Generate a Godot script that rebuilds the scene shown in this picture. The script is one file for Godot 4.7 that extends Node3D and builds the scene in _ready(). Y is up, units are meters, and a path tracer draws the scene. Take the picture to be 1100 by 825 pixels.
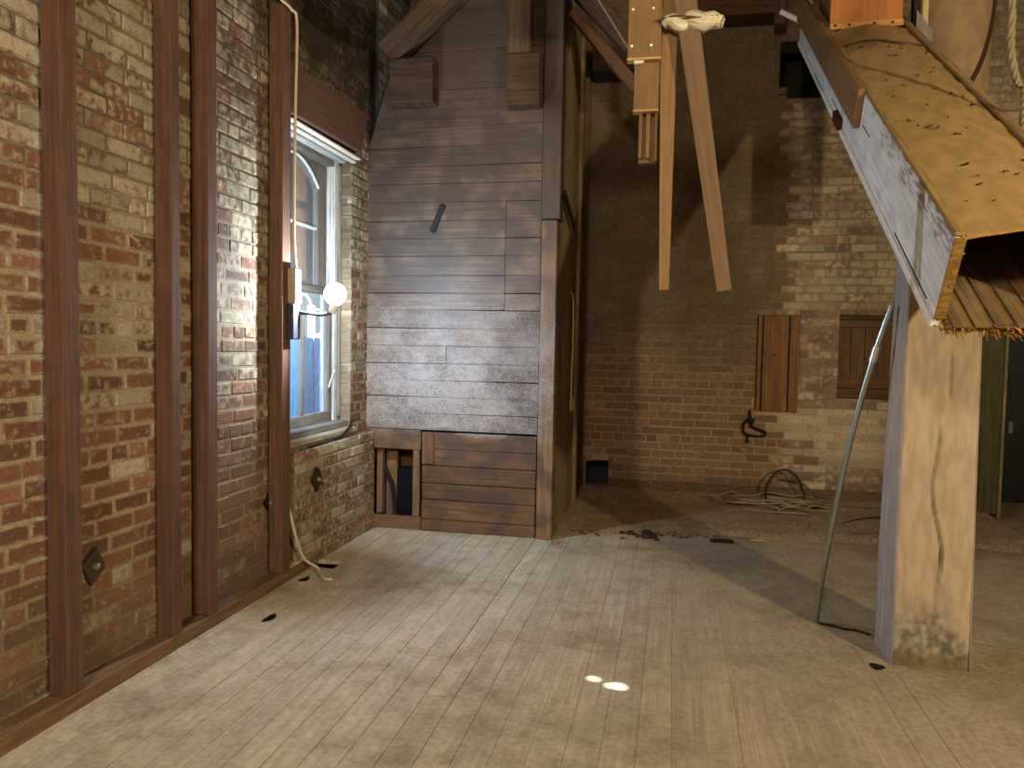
extends Node3D
# An old mill room: brick walls, studs, a plank shaft, a grain chute on a post, one bare bulb.

var rng := RandomNumberGenerator.new()
var M := {}
const CAM := Vector3(0, 1.4, 0)

# ---------------------------------------------------------------- mesh buffer
class MB:
	var v := PackedVector3Array()
	var n := PackedVector3Array()
	var uv := PackedVector2Array()
	var uv2 := PackedVector2Array()
	var c := PackedColorArray()
	var ix := PackedInt32Array()
	var plan := []          # [U, u0, V, v0]: planar map written to uv2 (or uv, with plan_main)
	var plan_main := false

	func put(p: Vector3, nn: Vector3, t: Vector2, col: Color) -> int:
		v.append(p); n.append(nn); c.append(col)
		if plan.is_empty():
			uv.append(t); uv2.append(t)
		else:
			var q := Vector2(p.dot(plan[0]) + plan[1], p.dot(plan[2]) + plan[3])
			uv.append(q if plan_main else t); uv2.append(q)
		return v.size() - 1

	func tri(a: int, b: int, d: int) -> void:   # clockwise seen from the normal's side
		if (v[b] - v[a]).cross(v[d] - v[a]).dot(n[a] + n[b] + n[d]) > 0.0:
			ix.append(a); ix.append(d); ix.append(b)
		else:
			ix.append(a); ix.append(b); ix.append(d)

	func poly(p: Array, t: Array, col: Color, out: Vector3) -> void:   # flat fan
		var nn: Vector3 = (p[1] - p[0]).cross(p[2] - p[0])
		if nn.length_squared() < 1e-16 and p.size() > 3:
			nn = (p[2] - p[0]).cross(p[3] - p[0])
		nn = nn.normalized() if nn.length_squared() > 1e-20 else out.normalized()
		if nn.dot(out) < 0.0:
			nn = -nn
		var first := v.size()
		for k in p.size():
			put(p[k], nn, t[k], col)
		for k in range(1, p.size() - 1):
			tri(first, first + k, first + k + 1)

	func mesh(origin := Vector3.ZERO) -> ArrayMesh:
		var a := []
		a.resize(Mesh.ARRAY_MAX)
		var w := v.duplicate()
		if origin != Vector3.ZERO:
			for k in w.size():
				w[k] -= origin
		a[Mesh.ARRAY_VERTEX] = w; a[Mesh.ARRAY_NORMAL] = n; a[Mesh.ARRAY_TEX_UV] = uv; a[Mesh.ARRAY_TEX_UV2] = uv2
		a[Mesh.ARRAY_COLOR] = c; a[Mesh.ARRAY_INDEX] = ix
		var m := ArrayMesh.new()
		m.add_surface_from_arrays(Mesh.PRIMITIVE_TRIANGLES, a)
		return m

# ---------------------------------------------------------------- shapes
func lin(r: float, g: float, b: float) -> Color:          # an sRGB colour as a linear vertex colour
	return Color(r, g, b).srgb_to_linear()

func tri_lerp(q: Array, a: float, b: float, d: float) -> Vector3:
	var x0: Vector3 = q[0].lerp(q[1], a)
	var x1: Vector3 = q[2].lerp(q[3], a)
	var x2: Vector3 = q[4].lerp(q[5], a)
	var x3: Vector3 = q[6].lerp(q[7], a)
	return x0.lerp(x1, b).lerp(x2.lerp(x3, b), d)

# a chamfered solid between eight corners (bit 1 = along the grain, bit 2, bit 4)
func hexa(m: MB, q: Array, ch: float, col: Color, off := Vector2.ZERO) -> void:
	var size := [q[0].distance_to(q[1]), q[0].distance_to(q[2]), q[0].distance_to(q[4])]
	var e := [minf(ch / maxf(size[0], 1e-5), 0.45), minf(ch / maxf(size[1], 1e-5), 0.45), minf(ch / maxf(size[2], 1e-5), 0.45)]
	var mid := tri_lerp(q, 0.5, 0.5, 0.5)
	var pos := {}
	var uvs := {}
	for corner in 8:
		for ax in 3:
			var prm := [0.0, 0.0, 0.0]
			for k in 3:
				var hi := (corner >> k) & 1
				prm[k] = float(hi) if k == ax else (1.0 - e[k] if hi else e[k])
			pos[corner * 3 + ax] = tri_lerp(q, prm[0], prm[1], prm[2])
			var l0: float = prm[0] * size[0]
			var l1: float = prm[1] * size[1]
			var l2: float = prm[2] * size[2]
			var t := Vector2(l2 * 0.5, l1 * 2.0) if ax == 0 else (Vector2(l0 * 0.5, l2 * 2.0 + 0.37) if ax == 1 else Vector2(l0 * 0.5, l1 * 2.0))
			uvs[corner * 3 + ax] = t + off
	for ax in 3:
		var b1 := 1 << ((ax + 1) % 3)
		var b2 := 1 << ((ax + 2) % 3)
		for s in 2:
			var c0 := (1 << ax) * s
			_q(m, pos, uvs, [c0 * 3 + ax, (c0 | b1) * 3 + ax, (c0 | b1 | b2) * 3 + ax, (c0 | b2) * 3 + ax], col, mid)
		if ch > 0.0:
			var ay := (ax + 1) % 3
			var az := (ax + 2) % 3
			for s1 in 2:
				for s2 in 2:
					var c0 := (1 << ay) * s1 | (1 << az) * s2
					var c1 := c0 | (1 << ax)
					_q(m, pos, uvs, [c0 * 3 + ay, c1 * 3 + ay, c1 * 3 + az, c0 * 3 + az], col, mid)
	if ch > 0.0:
		for corner in 8:
			_q(m, pos, uvs, [corner * 3, corner * 3 + 1, corner * 3 + 2], col, mid)

func _q(m: MB, pos: Dictionary, uvs: Dictionary, k: Array, col: Color, mid: Vector3) -> void:
	var p := []
	var t := []
	var centre := Vector3.ZERO
	for i in k:
		p.append(pos[i]); t.append(uvs[i]); centre += pos[i]
	m.poly(p, t, col, centre / k.size() - mid)

# axis-aligned box; grain is "x", "y" or "z"
func bx(m: MB, lo: Vector3, hi: Vector3, col: Color, ch := 0.004, grain := "x", jit := 0.0) -> void:
	var q := []
	for k in 8:
		var a := k & 1
		var b := (k >> 1) & 1
		var d := (k >> 2) & 1
		var s := Vector3(a, b, d)
		if grain == "y":
			s = Vector3(b, a, d)
		elif grain == "z":
			s = Vector3(d, b, a)
		var p := lo + (hi - lo) * s
		if jit > 0.0:
			p += Vector3(rng.randf_range(-jit, jit), rng.randf_range(-jit, jit), rng.randf_range(-jit, jit))
		q.append(p)
	hexa(m, q, ch, col, Vector2(rng.randf(), rng.randf()))

# a squared timber from a to b: w across "side", h the other way
func beam(m: MB, a: Vector3, b: Vector3, w: float, h: float, side: Vector3, col: Color, ch := 0.004, taper := 1.0, jit := 0.0) -> void:
	var d := (b - a).normalized()
	var s := (side - d * side.dot(d)).normalized()
	var u := d.cross(s)
	var q := []
	for k in 8:
		var end := b if k & 1 else a
		var f := taper if k & 1 else 1.0
		var p := end + s * (w * f * (0.5 if k & 2 else -0.5)) + u * (h * f * (0.5 if k & 4 else -0.5))
		if jit > 0.0:
			p += Vector3(rng.randf_range(-jit, jit), rng.randf_range(-jit, jit), rng.randf_range(-jit, jit))
		q.append(p)
	hexa(m, q, ch, col, Vector2(rng.randf(), rng.randf()))

# a round sweep along points; radii one number or one per point
func tube(m: MB, pts: Array, r, sides: int, col: Color, caps := true) -> void:
	var ring := []
	var ref := Vector3.UP
	var run := 0.0
	for k in pts.size():
		var p: Vector3 = pts[k]
		var d: Vector3 = (pts[mini(k + 1, pts.size() - 1)] - pts[maxi(k - 1, 0)])
		d = d.normalized() if d.length_squared() > 1e-14 else Vector3.UP
		if k == 0:
			ref = Vector3.RIGHT if absf(d.dot(Vector3.UP)) > 0.8 else Vector3.UP
		else:
			run += p.distance_to(pts[k - 1])
		ref = (ref - d * ref.dot(d)).normalized()
		var o := d.cross(ref)
		var rad: float = r[k] if r is Array else r
		var slope := 0.0
		if r is Array:
			var k0 := maxi(k - 1, 0)
			var k1 := mini(k + 1, pts.size() - 1)
			slope = -(r[k1] - r[k0]) / maxf(pts[k0].distance_to(pts[k1]), 1e-5)
		ring.append(m.v.size())
		for s in sides + 1:
			var an := TAU * s / sides
			var radial := ref * cos(an) + o * sin(an)
			m.put(p + radial * rad, (radial + d * slope).normalized(), Vector2(run * 0.5, float(s) / sides), col)
	for k in range(1, pts.size()):
		for s in sides:
			var a: int = ring[k - 1] + s
			var b: int = ring[k] + s
			m.tri(a, b, b + 1)
			m.tri(a, b + 1, a + 1)
	if caps:
		for e in [0, pts.size() - 1]:
			var out: Vector3 = (pts[0] - pts[1]) if e == 0 else (pts[e] - pts[e - 1])
			var p := []
			var t := []
			for s in sides:
				p.append(m.v[ring[e] + s]); t.append(Vector2(0.02 * s, 0.02))
			m.poly(p, t, col, out)

# smooth curve through control points
func curve(ctrl: Array, per := 6) -> Array:
	var out := []
	for k in ctrl.size() - 1:
		var p0: Vector3 = ctrl[maxi(k - 1, 0)]
		var p1: Vector3 = ctrl[k]
		var p2: Vector3 = ctrl[k + 1]
		var p3: Vector3 = ctrl[mini(k + 2, ctrl.size() - 1)]
		for s in per:
			out.append(p1.cubic_interpolate(p2, p0, p3, float(s) / per))
	out.append(ctrl[-1])
	return out

# a board lying flat (top at y) with an oval hole through it
func holed(m: MB, lo: Vector3, hi: Vector3, at: Vector2, r: Vector2, col: Color) -> void:
	var saved := m.plan
	var nseg := 24
	var off := Vector2(rng.randf(), rng.randf())
	var inner := []
	var outer := []
	for k in nseg:
		var an := TAU * k / nseg
		var dir := Vector2(cos(an), sin(an))
		var wob := 1.0 + 0.12 * sin(3.0 * an + at.x * 9.0) + 0.06 * sin(7.0 * an)
		inner.append(at + dir * r * wob)
		var tx := ((hi.x - at.x) if dir.x > 0 else (lo.x - at.x)) / dir.x if absf(dir.x) > 1e-6 else 1e9
		var tz := ((hi.z - at.y) if dir.y > 0 else (lo.z - at.y)) / dir.y if absf(dir.y) > 1e-6 else 1e9
		outer.append(at + dir * minf(tx, tz))
	for cx in [lo.x, hi.x]:      # snap the nearest outer point to each corner
		for cz in [lo.z, hi.z]:
			var best := 0
			for k in nseg:
				if outer[k].distance_to(Vector2(cx, cz)) < outer[best].distance_to(Vector2(cx, cz)):
					best = k
			outer[best] = Vector2(cx, cz)
	for k in nseg:
		var j := (k + 1) % nseg
		var p := []
		var t := []
		for w in [inner[k], outer[k], outer[j], inner[j]]:
			p.append(Vector3(w.x, hi.y, w.y)); t.append(Vector2(w.y * 0.5, w.x * 2.0) + off)
		m.poly(p, t, col, Vector3.UP)
		for rim in [[inner[k], inner[j], 1.0], [outer[k], outer[j], -1.0]]:
			var a: Vector2 = rim[0]
			var b: Vector2 = rim[1]
			var mid: Vector2 = (a + b) * 0.5
			var to: Vector2 = (at - mid) * rim[2]
			m.plan = [Vector3.ZERO, 0.999, Vector3.ZERO, 0.999] if rim[2] > 0.0 and saved.size() else saved
			m.poly([Vector3(a.x, hi.y, a.y), Vector3(b.x, hi.y, b.y), Vector3(b.x, lo.y, b.y), Vector3(a.x, lo.y, a.y)],
				[Vector2(a.y, 0) + off, Vector2(b.y, 0) + off, Vector2(b.y, 0.05) + off, Vector2(a.y, 0.05) + off], lin(0.10, 0.085, 0.07) if rim[2] > 0.0 else col, Vector3(to.x, 0, to.y))
		m.plan = saved

# ---------------------------------------------------------------- objects
var taken := {}
func numbered(called: String) -> String:
	var k: int = taken.get(called, 0)
	taken[called] = k + 1
	return called if k == 0 else "%s_%03d" % [called, k]

func gpos(o: Node3D) -> Vector3:
	var p := o.position
	var q := o.get_parent()
	while q is Node3D and q != self:
		p += q.position
		q = q.get_parent()
	return p

func tag(o: Node3D, label: String, category: String, group := "") -> Node3D:
	o.set_meta("label", label)
	o.set_meta("category", category)
	if group:
		o.set_meta("group", group)
	return o

func thing(called: String, label: String, category: String, at: Vector3, group := "") -> Node3D:
	var o := Node3D.new()
	o.name = numbered(called)
	o.position = at
	add_child(o, true)
	return tag(o, label, category, group)

func part(called: String, m: MB, mat: Material, parent: Node3D) -> MeshInstance3D:
	var o := MeshInstance3D.new()
	o.name = called
	o.mesh = m.mesh(gpos(parent))
	o.material_override = mat
	parent.add_child(o, true)
	return o

func solo(called: String, m: MB, mat: Material, label: String, category: String, at: Vector3, group := "") -> MeshInstance3D:
	var o := MeshInstance3D.new()
	o.name = numbered(called)
	o.mesh = m.mesh(at)
	o.material_override = mat
	o.position = at
	add_child(o, true)
	tag(o, label, category, group)
	return o

func struct(called: String, m: MB, mat: Material) -> MeshInstance3D:
	var o := MeshInstance3D.new()
	o.name = called
	o.mesh = m.mesh()
	o.material_override = mat
	add_child(o, true)
	o.set_meta("kind", "structure")
	return o

# ---------------------------------------------------------------- textures
func noise(seed_: int, freq: float, w: int, h: int, oct := 4, seamless := true) -> PackedByteArray:
	return noise_img(seed_, freq, w, h, oct, seamless).get_data()

func noise_img(seed_: int, freq: float, w: int, h: int, oct := 4, seamless := true) -> Image:
	var f := FastNoiseLite.new()
	f.seed = seed_
	f.frequency = freq
	f.noise_type = FastNoiseLite.TYPE_SIMPLEX_SMOOTH
	f.fractal_octaves = oct
	var im: Image = f.get_seamless_image(w, h) if seamless else f.get_image(w, h)
	im.convert(Image.FORMAT_L8)
	return im

func streaks(seed_: int, freq: float, w: int, h: int, by: int, oct := 3) -> PackedByteArray:
	var im := noise_img(seed_, freq, w / by, h, oct)
	im.resize(w, h, Image.INTERPOLATE_CUBIC)
	return im.get_data()

# grain running along u, near white so that the vertex colour gives the tone
func grain(seed_: int, contrast: float, cracks: float) -> ImageTexture:
	var w := 1024
	var h := 512
	var a := streaks(seed_, 0.03, w, h, 16)
	var b := streaks(seed_ + 1, 0.12, w, h, 32)
	var d := noise(seed_ + 2, 0.012, w, h, 3)
	var out := PackedByteArray()
	out.resize(w * h)
	for k in w * h:
		var x := a[k] * 0.45 + b[k] * 0.3 + d[k] * 0.25
		var g := 225.0 + (x - 128.0) * contrast
		if b[k] < 70:
			g -= (70 - b[k]) * cracks
		out[k] = clampi(int(g), 25, 255)
	return ImageTexture.create_from_image(Image.create_from_data(w, h, false, Image.FORMAT_L8, out))

func blotch(seed_: int, freq: float, lo: float, hi: float, size := 512) -> ImageTexture:
	var a := noise(seed_, freq, size, size, 5)
	var out := PackedByteArray()
	out.resize(size * size)
	for k in size * size:
		out[k] = clampi(int(255.0 * lerpf(lo, hi, clampf((a[k] / 255.0 - 0.25) * 2.0, 0, 1))), 0, 255)
	return ImageTexture.create_from_image(Image.create_from_data(size, size, false, Image.FORMAT_L8, out))

func mat(called: String, tex: Texture2D, rough := 0.85, relief := 0.0) -> StandardMaterial3D:
	var s := StandardMaterial3D.new()
	s.resource_name = called
	s.vertex_color_use_as_albedo = true
	s.albedo_texture = tex
	s.roughness = rough
	s.metallic_specular = 0.35
	if relief > 0.0 and tex:
		s.heightmap_enabled = true
		s.heightmap_texture = tex
		s.heightmap_scale = relief
	return s

func detail(s: StandardMaterial3D, im: Image) -> StandardMaterial3D:
	var d: StandardMaterial3D = s.duplicate()
	d.detail_enabled = true
	d.detail_albedo = ImageTexture.create_from_image(im)
	d.detail_uv_layer = BaseMaterial3D.DETAIL_UV_2
	d.detail_blend_mode = BaseMaterial3D.BLEND_MODE_MIX
	return d

func sm(a: float, b: float, x: float) -> float:
	var t := clampf((x - a) / (b - a), 0.0, 1.0)
	return t * t * (3.0 - 2.0 * t)

# ---------------------------------------------------------------- brickwork
# rows of bricks over u0..u1, v0..v1; a rect may be cut out
func lay(u0: float, u1: float, v0: float, v1: float, pitch: float, long: float, cuts: Array) -> Array:
	var out := []
	var row := 0
	var y := v0
	while y < v1 - 0.02:
		var header := row % 7 == 5
		var l := long * (0.5 if header else 1.0)
		var x := u0 - (long * 0.5 if row % 2 else 0.0) - rng.randf() * 0.05
		while x < u1:
			var ln := l * rng.randf_range(0.97, 1.03)
			var a := maxf(x, u0)
			var b := minf(x + ln, u1)
			x += ln
			if b - a < 0.03:
				continue
			var r := {"u0": a + 0.005, "u1": b - 0.005, "v0": y + 0.005 + rng.randf_range(-0.0015, 0.0015), "v1": y + pitch - 0.006 + rng.randf_range(-0.0015, 0.0015), "s": rng.randf(), "p": rng.randf()}
			var keep := [r]
			for cut in cuts:
				var nxt := []
				for k in keep:
					if k.u1 <= cut[0] or k.u0 >= cut[1] or k.v1 <= cut[2] or k.v0 >= cut[3]:
						nxt.append(k)
						continue
					if k.u0 < cut[0] - 0.03:
						var le: Dictionary = k.duplicate(); le.u1 = cut[0]; nxt.append(le)
					if k.u1 > cut[1] + 0.03:
						var ri: Dictionary = k.duplicate(); ri.u0 = cut[1]; nxt.append(ri)
				keep = nxt
			out.append_array(keep)
		y += pitch
		row += 1
	return out

# skin of a wall: colour only, brick by brick. look(u, v) gives [share of bricks still whitewashed, grime with painted shade, plaster, mortar lightness]
func skin(bricks: Array, u0: float, vtop: float, w: int, h: int, ppm: float, look: Callable, seed_: int, tones: Array, mortar: Array) -> Image:
	var n1 := noise(seed_, 0.012, w, h, 4, false)
	var n2 := noise(seed_ + 1, 0.07, w, h, 4, false)
	var n3 := noise(seed_ + 2, 0.28, w, h, 2, false)
	var out := PackedByteArray()
	out.resize(w * h * 3)
	var gw := 48
	var gh := 48
	var looks := []
	for j in gh + 1:
		for i in gw + 1:
			looks.append(look.call(u0 + (float(i) / gw) * w / ppm, vtop - (float(j) / gh) * h / ppm))
	var fm := func(x: int, y: int) -> Array: return looks[clampi(roundi(float(y) * gh / h), 0, gh) * (gw + 1) + clampi(roundi(float(x) * gw / w), 0, gw)]
	var md: Color = mortar[0]
	var ml: Color = mortar[1]
	var lime: Color = mortar[2]
	var dark_tone: Color = mortar[3]
	var dirt := dark_tone
	var step_x := 16
	for y in h:
		for x0 in range(0, w, step_x):
			var lk: Array = fm.call(x0 + 8, y)
			var mlt: float = lk[3]
			var gr: float = lk[1]
			dirt = dark_tone.lerp(Color(0.36, 0.295, 0.22), lk[5])
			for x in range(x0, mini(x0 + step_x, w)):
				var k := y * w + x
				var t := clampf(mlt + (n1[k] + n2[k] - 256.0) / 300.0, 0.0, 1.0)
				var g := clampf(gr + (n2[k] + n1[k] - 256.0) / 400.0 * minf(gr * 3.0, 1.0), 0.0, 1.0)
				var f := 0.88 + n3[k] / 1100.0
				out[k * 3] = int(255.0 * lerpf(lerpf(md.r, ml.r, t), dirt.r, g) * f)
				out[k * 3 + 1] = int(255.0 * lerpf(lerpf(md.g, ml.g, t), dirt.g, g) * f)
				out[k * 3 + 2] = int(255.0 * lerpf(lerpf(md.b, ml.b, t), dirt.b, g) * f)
	for r in bricks:
		var ax := clampi(int((r.u0 - u0) * ppm), 0, w)
		var bx_ := clampi(int((r.u1 - u0) * ppm) + 1, 0, w)
		var ay := clampi(int((vtop - r.v1) * ppm), 0, h)
		var by := clampi(int((vtop - r.v0) * ppm) + 1, 0, h)
		if ax >= bx_ or ay >= by:
			continue
		var lk: Array = fm.call((ax + bx_) / 2, (ay + by) / 2)
		var tone: Color = tones[int(r.s * 997.0) % tones.size()]
		tone = tone * (0.88 + 0.24 * fposmod(r.s * 37.0, 1.0))
		var painted: bool = r.p < lk[0]
		var cover: float = (0.50 + 0.38 * fposmod(r.p * 53.0, 1.0)) if painted else 0.16 + 0.30 * fposmod(r.p * 71.0, 1.0) * minf(lk[0] * 2.0, 1.0)
		cover = maxf(cover, lk[2])
		var lm: Color = lime * (0.86 + 0.2 * fposmod(r.s * 91.0, 1.0))
		var gr: float = lk[1]
		var smear: float = lk[4]
		dirt = dark_tone.lerp(Color(0.36, 0.295, 0.22), lk[5])
		var mo := md.lerp(ml, clampf(lk[3], 0.0, 1.0))
		for y in range(ay, by):
			for x in range(ax, bx_):
				var k := y * w + x
				var nn := 0.5 + ((n2[k] - 128) * 0.9 + (n3[k] - 128) * 0.55 + (n1[k] - 128) * 0.3) / 256.0
				var t := clampf((cover - nn) * 3.6 + 0.5, 0.0, 1.0)
				var rim := float(mini(mini(x - ax, bx_ - 1 - x), mini(y - ay, by - 1 - y)))
				var sme := clampf((smear * (0.2 + n2[k] / 160.0 + (n1[k] - 128) / 160.0) - rim) * 0.55, 0.0, 1.0)
				var g := clampf(gr + (n2[k] + n1[k] - 256.0) / 400.0 * minf(gr * 3.0, 1.0), 0.0, 1.0)
				var f := 0.84 + n3[k] / 800.0
				out[k * 3] = mini(int(255.0 * lerpf(lerpf(lerpf(tone.r, lm.r, t), mo.r, sme), dirt.r, g) * f), 255)
				out[k * 3 + 1] = mini(int(255.0 * lerpf(lerpf(lerpf(tone.g, lm.g, t), mo.g, sme), dirt.g, g) * f), 255)
				out[k * 3 + 2] = mini(int(255.0 * lerpf(lerpf(lerpf(tone.b, lm.b, t), mo.b, sme), dirt.b, g) * f), 255)
	return Image.create_from_data(w, h, false, Image.FORMAT_RGB8, out)

# the bricks as geometry: at(u, v, d) gives the point d in front of the wall face
func brick_geometry(bricks: Array, wall: Node3D, material: Material, plan: Array, at: Callable, singles: int, shown: Callable) -> void:
	for r in bricks:
		var p: Vector3 = at.call((r.u0 + r.u1) * 0.5, (r.v0 + r.v1) * 0.5, 0.0)
		r.area = (r.u1 - r.u0) * (r.v1 - r.v0) / (p - CAM).length_squared() if shown.call(p) else 0.0
	var order := bricks.duplicate()
	order.sort_custom(func(a, b): return a.area > b.area)
	var rest := MB.new()
	rest.plan = plan
	rest.plan_main = true
	for k in order.size():
		var r: Dictionary = order[k]
		var m := rest
		if k < singles and r.area > 0.0:
			m = MB.new()
			m.plan = plan
			m.plan_main = true
		var d := 0.0015 + 0.0045 * fposmod(r.s * 17.3, 1.0)
		if fposmod(r.p * 31.0, 1.0) < 0.06:
			d = -0.002
		var j := 0.0045
		var q := []
		for i in 8:
			var u: float = (r.u1 if i & 1 else r.u0) + rng.randf_range(-j, j) * 0.6
			var v: float = (r.v1 if i & 2 else r.v0) + rng.randf_range(-j, j) * 0.7
			q.append(at.call(u, v, d + rng.randf_range(-0.0012, 0.0012) if i & 4 else -0.02))
		hexa(m, q, 0.006, Color.WHITE)
		if m != rest:
			part("brick", m, material, wall)
	if rest.v.size():
		var o := part("far_bricks", rest, material, wall)
		o.set_meta("kind", "stuff")

func in_view(p: Vector3) -> bool:
	var d := view.basis.inverse() * (p - CAM)
	if d.z > -0.1:
		return false
	var x := 550.0 - 820.0 * d.x / d.z
	var y := 412.5 + 820.0 * d.y / d.z
	return x > -5 and x < 1105 and y > -5 and y < 830

var view := Transform3D()

# ---------------------------------------------------------------- the scene
func _ready() -> void:
	rng.seed = 4711
	# camera
	var cam := Camera3D.new()
	cam.name = "camera"
	view = Transform3D(Basis(Vector3.UP, deg_to_rad(11.85)) * Basis(Vector3.RIGHT, deg_to_rad(-3.05)) * Basis(Vector3.BACK, deg_to_rad(1.03)), CAM)
	cam.transform = view
	cam.fov = rad_to_deg(2.0 * atan(412.5 / 820.0))
	cam.near = 0.05
	cam.far = 200.0
	add_child(cam)
	cam.current = true
	# sky, exposure
	var env := Environment.new()
	env.background_mode = Environment.BG_SKY
	var sky := Sky.new()
	var sk := ProceduralSkyMaterial.new()
	sk.sky_top_color = Color(0.42, 0.60, 0.88)
	sk.sky_horizon_color = Color(0.70, 0.82, 0.97)
	sk.ground_bottom_color = Color(0.22, 0.22, 0.22)
	sk.ground_horizon_color = Color(0.45, 0.5, 0.55)
	sk.sky_energy_multiplier = 2.8
	sk.sun_angle_max = 6.0
	sky.sky_material = sk
	env.sky = sky
	env.tonemap_mode = Environment.TONE_MAPPER_LINEAR
	env.tonemap_exposure = 1.0
	env.sdfgi_enabled = true
	env.ssao_enabled = true
	env.ssil_enabled = true
	var we := WorldEnvironment.new()
	we.name = "environment"
	we.environment = env
	add_child(we)
	# sun: finds its way in only through two small holes in the roof boards
	var sun := DirectionalLight3D.new()
	sun.name = "sun"
	sun.light_color = Color(0.85, 0.94, 1.0)
	sun.light_energy = 50.0
	sun.light_angular_distance = 0.5
	sun.shadow_enabled = true
	add_child(sun)
	sun.look_at_from_position(SUN_TO * 10.0, Vector3.ZERO)
	# warm work lamp behind the camera, to the right, and an added fill lamp higher up
	pole_lamp(Vector3(3.1, 2.3, 0.1), 22.0, Color(1.0, 0.93, 0.77), 0.05, "warm work lamp on a pole at the right of the viewer", "pole_lamp")
	pole_lamp(Vector3(-0.5, 3.3, 2.3), 20.0, Color(1.0, 0.94, 0.83), 0.3, "wide warm fill lamp added on a tall pole behind the viewer", "fill_lamp")
	materials()
	shell()
	left_wall_timbers()
	window()
	shaft()
	lamp()
	chute()
	post()
	hanging_boards()
	back_wall_things()
	right_side()
	small_things()

const SUN_TO := Vector3(0.566, 0.766, 0.303)

func pole_lamp(at: Vector3, energy: float, color: Color, size: float, label: String, called: String) -> void:
	var o := thing(called, label, "lamp", Vector3(at.x, 0, at.z))
	var m := MB.new()
	tube(m, [Vector3(at.x, 0.0, at.z), Vector3(at.x, at.y - size - 0.06, at.z)], 0.015, 10, lin(0.2, 0.2, 0.2))
	tube(m, [Vector3(at.x, 0.0, at.z), Vector3(at.x, 0.02, at.z), Vector3(at.x, 0.03, at.z)], [0.2, 0.2, 0.02], 20, lin(0.2, 0.2, 0.2))
	part("pole", m, plain, o)
	m = MB.new()
	tube(m, [at - Vector3(0, size + 0.06, 0), at - Vector3(0, size, 0)], 0.03, 12, lin(0.15, 0.15, 0.15))
	part("socket", m, plain, o)
	m = MB.new()
	ball(m, at, size * 0.7, Color.WHITE)
	var g := StandardMaterial3D.new()
	g.emission_enabled = true
	g.emission = color
	g.emission_energy_multiplier = 3.0
	part("bulb", m, g, o)
	var l := OmniLight3D.new()
	l.name = "lamp_light"
	l.light_color = color
	l.light_energy = energy
	l.light_size = size
	l.omni_range = 30.0
	l.omni_attenuation = 2.0
	l.shadow_enabled = true
	l.position = at - o.position
	o.add_child(l)

func ball(m: MB, at: Vector3, r: float, col: Color, squash := 1.0) -> void:
	var pts := []
	var rad := []
	for k in 17:
		var an := PI * k / 16.0
		pts.append(at + Vector3(0, -cos(an) * r * squash, 0))
		rad.append(maxf(sin(an) * r, 0.0005))
	tube(m, pts, rad, 24, col)

var plain: StandardMaterial3D

func _init() -> void:
	plain = StandardMaterial3D.new()
	plain.vertex_color_use_as_albedo = true
	plain.roughness = 0.6

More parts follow.
